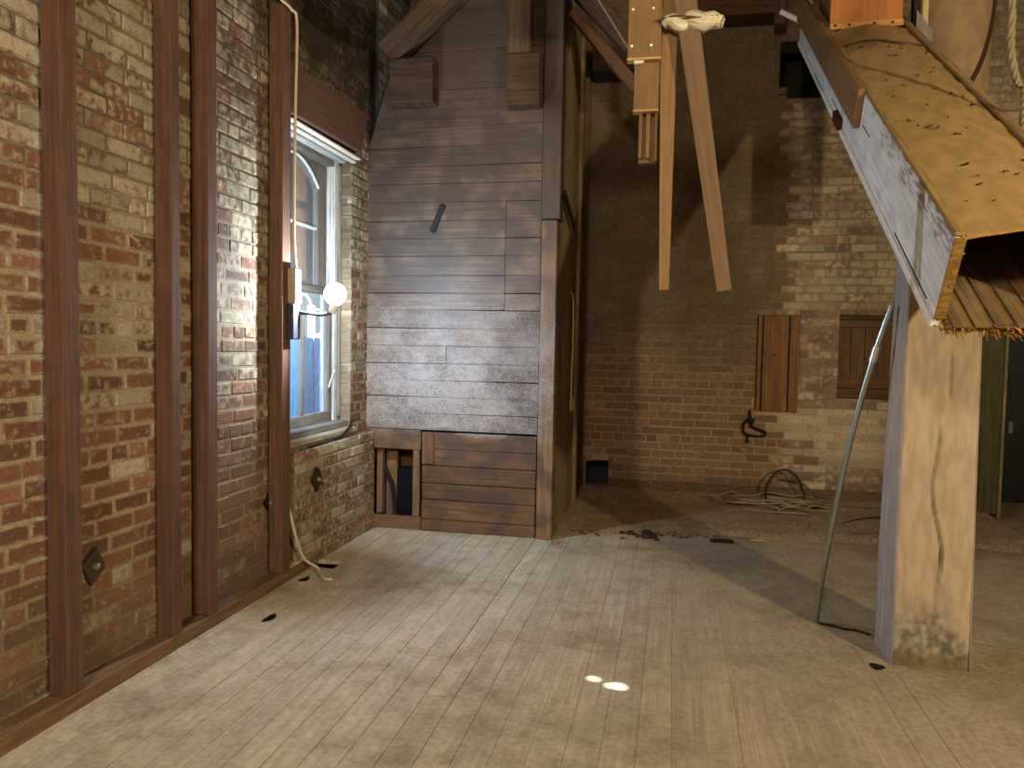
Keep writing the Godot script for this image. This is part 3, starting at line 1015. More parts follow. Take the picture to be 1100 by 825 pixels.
# ---------------------------------------------------------------- plank shaft in the corner
func shaft() -> void:
	var o := thing("plank_shaft", "tall boxed-in shaft of stained horizontal planks standing in the corner beside the window", "shaft", Vector3(-1.55, 0, -5.36))
	var plan := [Vector3(250.0 / 400.0, 0, 0), 2.3 * 250.0 / 400.0, Vector3(0, -250.0 / 1200.0, 0), 4.8 * 250.0 / 1200.0]
	var js := [0.749, 0.872, 0.995, 1.118, 1.241, 1.37, 1.499, 1.634, 1.755, 1.883, 2.024, 2.151, 2.278, 2.412, 2.545, 2.671, 2.81, 2.948, 3.208, 3.48, 3.75, 4.02, 4.30, 4.74]
	for k in js.size() - 1:
		var y0: float = js[k]
		var y1: float = js[k + 1]
		var tone := lin(0.36, 0.295, 0.245) * rng.randf_range(0.82, 1.16)
		var cutx := [-2.245, -0.932]
		if k >= 7 and k < 13:
			cutx = [-2.245, -1.19, -0.932]
		elif k == 4:
			cutx = [-2.245, -1.62, -0.932]
		for s in cutx.size() - 1:
			var m := MB.new()
			m.plan = plan
			var tilt := rng.randf_range(-0.006, 0.006)
			var proud := rng.randf_range(-0.003, 0.003)
			var q := []
			for i in 8:
				var x: float = cutx[s + 1] - 0.0008 if i & 1 else cutx[s] + 0.0008
				var y := y1 - 0.0009 if i & 2 else y0 + 0.0009
				if s == 0 and not (i & 1) and y > 2.81:
					x = -2.235 + 0.305 * (y - 2.81)
				if k > 0 and k < js.size() - 2:
					y += tilt * (x + 1.6)
				q.append(Vector3(x, y, -5.36 + proud if i & 4 else -5.388))
			hexa(m, q, 0.002, tone * rng.randf_range(0.94, 1.06), Vector2(rng.randf(), rng.randf()))
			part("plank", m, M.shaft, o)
	# board over the opening, sill and jambs
	var brown := lin(0.44, 0.335, 0.24)
	for b in [["lintel_board", -2.245, 0.60, -1.806, 0.745, -5.388, -5.357, "x"], ["sill_board", -2.245, 0.0, -1.80, 0.094, -5.40, -5.352, "x"],
		["jamb", -2.245, 0.097, -2.205, 0.598, -5.40, -5.36, "y"], ["jamb", -2.17, 0.097, -2.125, 0.598, -5.47, -5.41, "y"], ["jamb", -1.868, 0.097, -1.815, 0.598, -5.41, -5.36, "y"],
		["inner_board", -2.12, 0.0, -2.035, 0.598, -5.52, -5.48, "y"], ["inner_board", -2.22, 0.42, -1.70, 0.50, -5.66, -5.63, "x"], ["inner_board", -2.22, 0.505, -1.70, 0.70, -5.66, -5.63, "x"]]:
		var m := MB.new()
		m.plan = plan
		bx(m, Vector3(b[1], b[2], b[5]), Vector3(b[3], b[4], b[6]), brown * rng.randf_range(0.85, 1.05), 0.004, b[7], 0.001)
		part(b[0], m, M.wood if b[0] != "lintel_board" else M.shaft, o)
	# corner post: a proud face board below, the bare post above
	var m := MB.new()
	m.plan = plan
	bx(m, Vector3(-0.928, 0.0, -5.47), Vector3(-0.812, 2.27, -5.335), lin(0.47, 0.36, 0.26), 0.006, "y", 0.002)
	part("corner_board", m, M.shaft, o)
	m = MB.new()
	m.plan = plan
	bx(m, Vector3(-0.935, 2.274, -5.50), Vector3(-0.80, 4.74, -5.345), lin(0.30, 0.24, 0.19), 0.006, "y", 0.002)
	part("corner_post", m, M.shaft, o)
	# side facing the room: upright boards with a slot, then a recess
	var green := lin(0.47, 0.40, 0.29)
	for b in [[-0.84, 0.0, -5.70, -0.815, 4.74, -5.475], [-0.84, 0.0, -5.765, -0.815, 0.99, -5.703], [-0.84, 1.44, -5.765, -0.815, 4.74, -5.703], [-0.84, 0.0, -6.10, -0.815, 4.74, -5.768],
		[-0.842, 0.0, -6.47, -0.817, 4.74, -6.103], [-0.85, 0.0, -6.56, -0.79, 4.74, -6.475], [-0.89, 0.0, -6.90, -0.865, 4.74, -6.563], [-0.89, 0.0, -7.17, -0.865, 4.74, -6.903], [-0.88, 0.0, -7.275, -0.82, 4.70, -7.175]]:
		m = MB.new()
		bx(m, Vector3(b[0], b[1], b[2]), Vector3(b[3], b[4], b[5]), (green * 1.25 if b[2] > -6.2 else green) * rng.randf_range(0.85, 1.1), 0.004, "y", 0.001)
		part("side_board", m, M.old, o)
	# pegs of the boarding: a short dark iron bar nailed on the planks
	m = MB.new()
	beam(m, Vector3(-1.738, 2.195, -5.352), Vector3(-1.655, 2.39, -5.349), 0.042, 0.014, Vector3(1, 0, 0), lin(0.10, 0.095, 0.09), 0.003)
	solo("iron_bar", m, M.dark, "short dark iron bar fixed slantwise on the shaft planks", "iron bar", Vector3(-1.70, 2.29, -5.355))
	# boarded hatch to the right of the opening
	var h := thing("boarded_hatch", "low brown hatch of worn boards at the shaft foot, right of the dark opening", "hatch", Vector3(-1.36, 0, -5.35))
	var hj := [0.002, 0.089, 0.234, 0.357, 0.488, 0.611, 0.738]
	for k in 6:
		m = MB.new()
		m.plan = plan
		bx(m, Vector3(-1.792, hj[k] + 0.002, -5.385), Vector3(-0.936, hj[k + 1] - 0.002, -5.35 + rng.randf_range(-0.003, 0.003)), lin(0.40, 0.295, 0.205) * rng.randf_range(0.68, 1.08), 0.004, "x", 0.0015)
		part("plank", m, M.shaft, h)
	m = MB.new()
	bx(m, Vector3(-1.79, 0.50, -5.349), Vector3(-1.70, 0.735, -5.336), lin(0.42, 0.31, 0.22), 0.003, "y", 0.001)
	part("cleat", m, M.old, h)
	m = MB.new()
	beam(m, Vector3(-2.165, 0.53, -5.45), Vector3(-2.06, 0.32, -5.45), 0.025, 0.03, Vector3(0, 0, 1), lin(0.12, 0.11, 0.11), 0.004)
	beam(m, Vector3(-2.06, 0.325, -5.45), Vector3(-2.015, 0.0, -5.44), 0.025, 0.03, Vector3(0, 0, 1), lin(0.12, 0.11, 0.11), 0.004)
	solo("crooked_stick", m, M.old, "crooked dark stick leaning inside the dark opening of the plank shaft", "stick", Vector3(-2.015, 0, -5.44))
	m = MB.new()
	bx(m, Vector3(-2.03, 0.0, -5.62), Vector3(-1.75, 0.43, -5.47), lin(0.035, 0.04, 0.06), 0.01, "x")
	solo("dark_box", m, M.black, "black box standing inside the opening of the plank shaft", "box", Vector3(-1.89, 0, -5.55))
	# joist stubs with braces above them, high on the shaft
	m = MB.new()
	bx(m, Vector3(-2.03, 3.085, -5.357), Vector3(-1.70, 3.40, -5.22), lin(0.30, 0.235, 0.20), 0.008, "z", 0.003)
	solo("joist_stub", m, M.old, "left one of the two sawn joist ends sticking out high on the plank shaft", "joist end", Vector3(-1.9, 3.11, -5.3), "joist ends on the shaft")
	m = MB.new()
	bx(m, Vector3(-1.175, 3.04, -5.357), Vector3(-0.942, 3.385, -5.22), lin(0.32, 0.25, 0.19), 0.008, "z", 0.003)
	solo("joist_stub", m, M.old, "right one of the two sawn joist ends sticking out high on the plank shaft", "joist end", Vector3(-1.07, 3.07, -5.3), "joist ends on the shaft")
	m = MB.new()
	beam(m, Vector3(-2.06, 3.44, -5.285), Vector3(-1.25, 4.16, -5.285), 0.19, 0.12, Vector3(0, 1, 0), lin(0.36, 0.29, 0.22), 0.008, 1.0, 0.003)
	solo("diagonal_brace", m, M.old, "diagonal timber brace rising to the right from the left joist end", "brace", Vector3(-2.0, 3.44, -5.24))
	m = MB.new()
	bx(m, Vector3(-1.175, 3.388, -5.345), Vector3(-1.015, 4.74, -5.235), lin(0.36, 0.29, 0.22), 0.008, "y", 0.003)
	solo("short_post", m, M.old, "short upright timber standing on the right joist end", "post", Vector3(-1.11, 3.425, -5.25))
	m = MB.new()
	beam(m, Vector3(-0.775, 3.80, -5.62), Vector3(-0.30, 3.225, -5.62), 0.085, 0.10, Vector3(0, 1, 0), lin(0.38, 0.27, 0.19), 0.005)
	solo("knee_brace", m, M.wood, "brown knee brace slanting down to the right from the shaft's corner post", "brace", Vector3(-0.6, 3.6, -5.62), "knee braces beside the shaft")
	m = MB.new()
	beam(m, Vector3(-0.765, 3.95, -5.50), Vector3(-0.20, 3.33, -5.50), 0.13, 0.12, Vector3(0, 1, 0), lin(0.27, 0.20, 0.16), 0.005)
	solo("knee_brace", m, M.wood, "darker and broader knee brace slanting above the brown one", "brace", Vector3(-0.5, 3.7, -5.50), "knee braces beside the shaft")
	m = MB.new()
	bx(m, Vector3(-0.78, 3.84, -7.27), Vector3(-0.21, 4.05, -6.95), lin(0.22, 0.18, 0.15), 0.006, "x")
	solo("brace_beam", m, M.old, "dark beam along the brick wall beyond the knee braces", "beam", Vector3(-0.5, 3.84, -7.1))
	m = MB.new()
	beam(m, Vector3(-0.785, 2.47, -5.42), Vector3(-0.775, 2.30, -5.95), 0.02, 0.05, Vector3(1, 0, 0), lin(0.10, 0.09, 0.08), 0.003)
	solo("iron_strap", m, M.dark, "dark iron strap slanting across the side of the shaft's corner post", "strap", Vector3(-0.78, 2.38, -5.7))
	m = MB.new()
	var cord := curve([Vector3(-0.785, 1.80, -5.92), Vector3(-0.782, 1.75, -6.03), Vector3(-0.78, 1.45, -6.05), Vector3(-0.782, 1.12, -6.02), Vector3(-0.78, 0.99, -6.0), Vector3(-0.775, 0.93, -5.93), Vector3(-0.77, 0.87, -5.95), Vector3(-0.77, 0.90, -6.02), Vector3(-0.775, 0.985, -6.01), Vector3(-0.77, 0.95, -6.09), Vector3(-0.77, 0.88, -6.13)], 6)
	tube(m, cord, 0.0065, 6, lin(0.72, 0.64, 0.46))
	solo("pull_cord", m, M.grit, "pale pull cord ending in loops, hanging on the side of the shaft", "cord", Vector3(-0.78, 0.87, -6.0))

# ---------------------------------------------------------------- the bare bulb and its wiring
func lamp() -> void:
	var c := Vector3(-1.93, 1.667, -4.15)
	var o := thing("bulb_lamp", "glaring bare round bulb in a holder fixed to the stud beside the window", "lamp", Vector3(-2.10, 1.55, -4.06))
	var m := MB.new()
	ball(m, c, 0.066, Color.WHITE)
	var g := StandardMaterial3D.new()
	g.resource_name = "glowing_bulb"
	g.emission_enabled = true
	g.emission = Color(0.93, 0.97, 1.0)
	g.emission_energy_multiplier = 6.0
	part("bulb", m, g, o)
	m = MB.new()
	tube(m, [c + Vector3(0, -0.059, 0), c + Vector3(0, -0.063, 0), c + Vector3(-0.006, -0.075, 0.002), c + Vector3(-0.02, -0.11, 0.008)], [0.026, 0.030, 0.027, 0.018], 24, lin(0.8, 0.8, 0.78))
	part("bulb_base", m, plain, o)
	m = MB.new()
	tube(m, [c + Vector3(-0.02, -0.11, 0.008), Vector3(-2.0, 1.545, -4.11), Vector3(-2.06, 1.55, -4.06), Vector3(-2.13, 1.56, -4.03)], 0.011, 10, lin(0.22, 0.22, 0.24))
	part("lamp_arm", m, plain, o)
	m = MB.new()
	bx(m, Vector3(-2.139, 1.40, -4.055), Vector3(-2.098, 1.60, -3.965), lin(0.13, 0.13, 0.17), 0.006, "y")
	part("junction_box", m, plain, o)
	m = MB.new()
	bx(m, Vector3(-2.139, 1.603, -4.05), Vector3(-2.09, 1.80, -3.97), lin(0.58, 0.53, 0.44), 0.006, "y")  # block added to shade the bricks from the bulb
	part("shade_block", m, M.wood, o)
	m = MB.new()
	tube(m, [Vector3(-2.10, 1.577, -4.15), Vector3(-2.09, 1.58, -4.26)], 0.006, 8, lin(0.9, 0.88, 0.82))
	part("pull_switch", m, plain, o)
	m = MB.new()
	tube(m, [Vector3(-2.115, 1.60, -4.02), Vector3(-2.115, 1.66, -4.04), Vector3(-2.115, 1.74, -4.05)], [0.022, 0.02, 0.014], 10, lin(0.5, 0.48, 0.45))
	tube(m, curve([Vector3(-2.10, 1.66, -4.03), Vector3(-2.09, 1.655, -4.10), Vector3(-2.09, 1.60, -4.165), Vector3(-2.09, 1.50, -4.175)], 6), 0.006, 6, lin(0.75, 0.72, 0.65))
	part("conduit_elbow", m, plain, o)
	var l := OmniLight3D.new()
	l.name = "bulb_light"
	l.light_color = Color(0.86, 0.93, 1.0)
	l.light_energy = BULB
	l.light_size = 0.012
	l.omni_range = 30.0
	l.omni_attenuation = 2.0
	l.shadow_enabled = true
	l.position = c - o.position
	o.add_child(l)
	m = MB.new()
	var q := []
	for k in 8:
		var top := bool(k & 2)
		q.append(Vector3(-2.075 + (0.004 if k & 4 else 0.0), 1.60 if top else 1.43, (-4.175 if k & 1 else -4.085) + (0.0 if top else -0.006)))
	hexa(m, q, 0.001, lin(0.80, 0.74, 0.62))
	solo("paper_tag", m, M.grit, "cream paper tag hanging just below the bulb's holder", "tag", Vector3(-2.085, 1.52, -4.11))
	m = MB.new()
	tube(m, curve([Vector3(-2.125, 3.26, -3.70), Vector3(-2.125, 3.235, -3.86), Vector3(-2.12, 3.225, -3.98), Vector3(-2.12, 3.17, -4.042), Vector3(-2.122, 2.68, -4.03), Vector3(-2.125, 2.0, -4.025), Vector3(-2.115, 1.73, -4.05)], 6), 0.0085, 8, lin(0.66, 0.58, 0.46))
	solo("lamp_cable", m, M.cable, "thin pale cable running down the window stud to the bulb's holder", "cable", Vector3(-2.12, 1.73, -4.04))
	m = MB.new()
	tube(m, curve([Vector3(-2.19, 0.52, -4.035), Vector3(-2.15, 0.40, -4.03), Vector3(-2.125, 0.24, -4.06), Vector3(-2.11, 0.10, -4.13), Vector3(-2.06, 0.03, -4.20), Vector3(-2.01, 0.012, -4.14), Vector3(-1.95, 0.010, -4.07), Vector3(-1.90, 0.010, -4.07)], 6), 0.009, 8, lin(0.66, 0.61, 0.52))
	solo("floor_cable", m, M.cable, "pale cable curling from the window stud onto the floor by the square hole", "cable", Vector3(-2.1, 0.0, -4.1))

const BULB := 3.2

# ---------------------------------------------------------------- grain chute
const SL := 0.66
func chp(x: float, along: float, up: float) -> Vector3:      # a point of the chute: along its fall, up square to it
	var f := sqrt(1.0 + SL * SL)
	return Vector3(x, 1.484 + along * SL / f + up / f, -2.82 - along / f + up * SL / f)

func slab(m: MB, x0: float, x1: float, a0: float, a1: float, u0: float, u1: float, col: Color, ch := 0.004, bow := 0.0) -> void:
	var q := []
	for k in 8:
		q.append(chp(x1 if k & 4 else x0, a1 if k & 1 else a0, u1 if k & 2 else u0))
	hexa(m, q, ch, col, Vector2(rng.randf(), rng.randf()))

func chute() -> void:
	var o := thing("grain_chute", "big slanting wooden grain chute with dusty lid and open black mouth on the post", "chute", Vector3(1.08, 1.48, -2.82))
	var white := lin(0.84, 0.82, 0.80)
	var gold := lin(0.62, 0.44, 0.20)
	var m := MB.new()
	var fl := sqrt(1.0 + SL * SL)
	m.plan = [Vector3(0, SL / fl, -1.0 / fl) / 4.0, -(1.484 * SL / fl + 2.82 / fl) / 4.0, Vector3(0, -1.0 / fl, -SL / fl) / 0.34, 1.0 + (1.484 / fl - 2.82 * SL / fl) / 0.34]
	slab(m, 0.85, 0.888, 0.0, 3.95, 0.028, 0.325, white)
	part("side_board", m, M.chute_side, o)
	m = MB.new()
	slab(m, 0.842, 0.875, 0.0, 3.95, -0.004, 0.026, white * 0.95)
	part("bottom_rail", m, M.lime, o)
	m = MB.new()
	slab(m, 1.285, 1.325, 0.0, 3.95, 0.0, 0.325, lin(0.42, 0.33, 0.22))
	part("side_board", m, M.old, o)
	m = MB.new()
	slab(m, 0.889, 1.284, -0.03, 3.95, -0.004, 0.022, lin(0.52, 0.40, 0.24))
	part("bottom_board", m, M.old, o)
	# worn boards inside the mouth
	m = MB.new()
	for k in 6:
		slab(m, 0.90 + 0.064 * k, 0.958 + 0.064 * k, -0.05, 0.5, 0.023, 0.032, lin(0.44, 0.345, 0.215) * rng.randf_range(0.85, 1.0), 0.002)
	part("lining", m, M.old, o)
	# frayed end of the bottom and of the left side board
	m = MB.new()
	for k in 170:
		var x := rng.randf_range(0.86, 1.32)
		var l := rng.randf_range(0.012, 0.05)
		var w := rng.randf_range(0.003, 0.010)
		var a := chp(x, rng.randf_range(-0.05, -0.02), rng.randf_range(-0.008, 0.03))
		beam(m, a, a + Vector3(rng.randf_range(-0.012, 0.012), rng.randf_range(-0.028, 0.006), l * 0.8), w, w * 0.7, Vector3.RIGHT, gold * rng.randf_range(0.55, 1.25), 0.0, 0.35)
	for k in 70:
		var up := rng.randf_range(0.0, 0.33)
		var l := rng.randf_range(0.005, 0.012)
		var w := rng.randf_range(0.003, 0.009)
		var a := chp(rng.randf_range(0.853, 0.886), 0.004, up)
		beam(m, a, a + Vector3(rng.randf_range(-0.006, 0.008), rng.randf_range(-0.012, 0.002), l), w, w, Vector3.RIGHT, gold * rng.randf_range(0.7, 1.2), 0.0, 0.5)
	var fr := part("frayed_fibre", m, M.grit, o)
	fr.set_meta("kind", "stuff")
	m = MB.new()
	slab(m, 0.851, 0.887, -0.006, -0.0005, 0.03, 0.325, lin(0.48, 0.36, 0.18), 0.002)
	part("raw_end", m, M.grit, o)
	# arched lid: sheet with thickness, dusty
	m = MB.new()
	var na := 40
	var nx := 12
	var lid := func(i: int, j: int, under: bool) -> Vector3:
		var f := float(i) / nx
		var al := -0.005 + 2.80 * float(j) / na
		var bump := 0.004 * sin(i * 1.7 + j * 0.9) + 0.003 * sin(j * 2.3 - i * 0.6)
		return chp(0.885 + 0.405 * f, al, 0.327 + 0.030 * sin(PI * f) + bump * (0.3 if j == 0 else 1.0) - (0.008 if under else 0.0))
	for under in [false, true]:
		var first := m.v.size()
		for j in na + 1:
			for i in nx + 1:
				var p: Vector3 = lid.call(i, j, under)
				var nn := Vector3(-0.2 * cos(PI * i / nx), 1, SL).normalized()
				m.put(p, -nn if under else nn, Vector2(p.x, p.z * 0.7), lin(0.55, 0.445, 0.285))
		for j in na:
			for i in nx:
				var k := first + j * (nx + 1) + i
				m.tri(k, k + 1, k + nx + 2)
				m.tri(k, k + nx + 2, k + nx + 1)
	for i in nx:
		m.poly([lid.call(i, 0, false), lid.call(i + 1, 0, false), lid.call(i + 1, 0, true), lid.call(i, 0, true)], [Vector2.ZERO, Vector2(0.05, 0), Vector2(0.05, 0.05), Vector2(0, 0.05)], gold, Vector3(0, -SL, 1))
	part("lid", m, M.dust, o)
	m = MB.new()
	var lip := []
	for k in 13:
		var f := k / 12.0
		lip.append(chp(0.90 + 0.375 * f, 2.42 - 0.10 * f + 0.03 * sin(f * 7.0), 0.330 + 0.030 * sin(PI * f)))
	tube(m, lip, 0.008, 6, lin(0.26, 0.19, 0.11))
	part("lid_lip", m, M.grit, o)
	m = MB.new()
	slab(m, 0.849, 0.884, 0.0, 3.6, 0.326, 0.341, lin(0.55, 0.44, 0.275), 0.006)
	part("edge_strip", m, M.old, o)
	m = MB.new()
	slab(m, 1.285, 1.328, 0.0, 3.6, 0.326, 0.345, lin(0.55, 0.445, 0.285), 0.006)
	part("edge_strip", m, M.old, o)
	# chips and clods in the dust of the lid
	m = MB.new()
	for k in 46:
		var x := rng.randf_range(0.93, 1.25)
		var al := rng.randf_range(0.04, 2.5)
		var s := rng.randf_range(0.006, 0.02)
		var dirv := Vector3(rng.randf_range(-1, 1), 0, rng.randf_range(-1, 1)).normalized()
		var p := chp(x, al, 0.330 + 0.030 * sin(PI * (x - 0.885) / 0.405))
		beam(m, p - dirv * s, p + dirv * s * 0.8 + Vector3(0, s * 0.3, 0), s * 0.5, s * 0.4, Vector3.UP, lin(0.30, 0.20, 0.10) * rng.randf_range(0.6, 1.5), 0.0, 0.5)
	var ch := part("dust_clods", m, M.grit, o)
	ch.set_meta("kind", "stuff")
	# split lines in the white board
	m = MB.new()
	for sp in [[0.10, 0.62, 0.046, 0.051], [1.30, 1.46, 0.20, 0.204], [2.05, 2.34, 0.07, 0.074]]:
		m = MB.new()
		slab(m, 0.8475, 0.852, sp[0], sp[1], sp[2], sp[3], lin(0.12, 0.10, 0.09), 0.0)
		part("split", m, M.dark, o)
	m = MB.new()
	slab(m, 0.825, 0.849, 1.94, 2.12, 0.02, 0.075, lin(0.30, 0.10, 0.07), 0.003)
	part("red_block", m, M.wood, o)
	# board lying along the upper half of the white side
	m = MB.new()
	slab(m, 0.818, 0.848, 1.53, 3.95, 0.165, 0.352, lin(0.50, 0.37, 0.23), 0.004)
	solo("chute_cover_board", m, M.smooth, "dark brown board nailed along the upper length of the chute's white side", "board", Vector3(0.86, 2.6, -4.2))
	# orange box front where the chute begins
	m = MB.new()
	bx(m, Vector3(0.875, 3.366, -5.06), Vector3(1.28, 4.3, -5.02), lin(0.68, 0.43, 0.22), 0.004, "y")
	var ob := thing("orange_box", "bright orange brown board box at the top of the chute with a nailed pale strip", "box", Vector3(1.07, 3.3, -5.1))
	part("front_panel", m, M.smooth, ob)
	m = MB.new()
	bx(m, Vector3(0.87, 3.325, -5.06), Vector3(1.282, 3.365, -5.0), lin(0.74, 0.54, 0.32), 0.004, "x")
	part("bottom_strip", m, M.wood, ob)
	for x in [0.90, 0.98, 1.12, 1.22]:
		m = MB.new()
		tube(m, [Vector3(x, 3.345, -5.001), Vector3(x, 3.345, -4.995)], 0.008, 8, lin(0.12, 0.07, 0.04))
		part("nail_head", m, M.dark, ob)
	m = MB.new()
	bx(m, Vector3(0.892, 3.37, -5.55), Vector3(1.28, 4.3, -5.062), lin(0.45, 0.30, 0.18), 0.004, "y")
	part("box_body", m, M.wood, ob)
	m = MB.new()
	bx(m, Vector3(1.333, 3.28, -5.06), Vector3(1.358, 3.50, -5.0), lin(0.06, 0.05, 0.05), 0.004, "y")
	bx(m, Vector3(1.333, 3.22, -5.05), Vector3(1.36, 3.30, -5.0), lin(0.25, 0.22, 0.2), 0.004, "y")
	solo("iron_latch", m, M.dark, "small black iron latch between the orange box and the round pipe", "latch", Vector3(1.33, 3.24, -5.03))
	m = MB.new()
	m.poly([Vector3(1.345, 3.40, -4.98), Vector3(1.345, 3.16, -4.98), Vector3(1.46, 3.14, -4.98), Vector3(1.46, 3.24, -4.98)], [Vector2.ZERO, Vector2(0, 0.1), Vector2(0.1, 0.1), Vector2(0.1, 0)], lin(0.46, 0.42, 0.40), Vector3.BACK)
	m.poly([Vector3(1.345, 3.40, -5.0), Vector3(1.345, 3.16, -5.0), Vector3(1.46, 3.14, -5.0), Vector3(1.46, 3.24, -5.0)], [Vector2.ZERO, Vector2(0, 0.1), Vector2(0.1, 0.1), Vector2(0.1, 0)], lin(0.46, 0.42, 0.40), Vector3.FORWARD)
	solo("gusset_plate", m, M.dust, "grey sheet gusset left of the round pipe", "plate", Vector3(1.4, 3.2, -4.99))
	# round pipe behind the chute
	var pc := Vector3(1.585, 0, -5.12)
	var pp := thing("spout_pipe", "wide round tan pipe coming down behind the chute at the upper right", "pipe", Vector3(1.585, 2.5, -5.12))
	m = MB.new()
	tube(m, [pc + Vector3(0, 2.45, 0), pc + Vector3(0, 4.74, 0)], 0.205, 36, lin(0.50, 0.41, 0.30))
	part("pipe_body", m, M.dust, pp)
	m = MB.new()
	var seam := []
	for k in 25:
		var f := k / 24.0
		var an := deg_to_rad(-78 + 88 * f)          # from the front to the right flank, rising
		seam.append(pc + Vector3(0.207 * sin(an + 1.15), 2.86 + 0.75 * pow(f, 1.7), 0.207 * cos(an + 1.15)))
	tube(m, seam, 0.014, 6, lin(0.20, 0.14, 0.09))
	part("seam", m, M.dark, pp)
	m = MB.new()
	var left := []
	for k in 8:
		left.append(pc + Vector3(-0.185, 3.0 + 0.25 * k, 0.10))
	tube(m, left, 0.022, 8, lin(0.68, 0.60, 0.44))  # pale tube in place of the light along the pipe's left edge
	part("pipe_lit_edge", m, M.dust, pp)
	# rope
	m = MB.new()
	var rp := curve([Vector3(1.295, 3.4, -3.5), Vector3(1.30, 2.82, -3.5), Vector3(1.305, 2.62, -3.5), Vector3(1.335, 2.49, -3.5), Vector3(1.36, 2.47, -3.5), Vector3(1.362, 2.37, -3.5), Vector3(1.365, 2.28, -3.5)], 8)
	for s in 3:
		var strand := []
		for k in rp.size():
			var an := k * 0.9 + TAU * s / 3.0
			strand.append(rp[k] + Vector3(cos(an), 0, sin(an)) * 0.0075)
		tube(m, strand, 0.0085, 6, lin(0.52, 0.46, 0.34))
	solo("rope", m, M.grit, "twisted pale rope hanging at the upper right edge beside the pipe", "rope", Vector3(1.33, 2.3, -3.5))

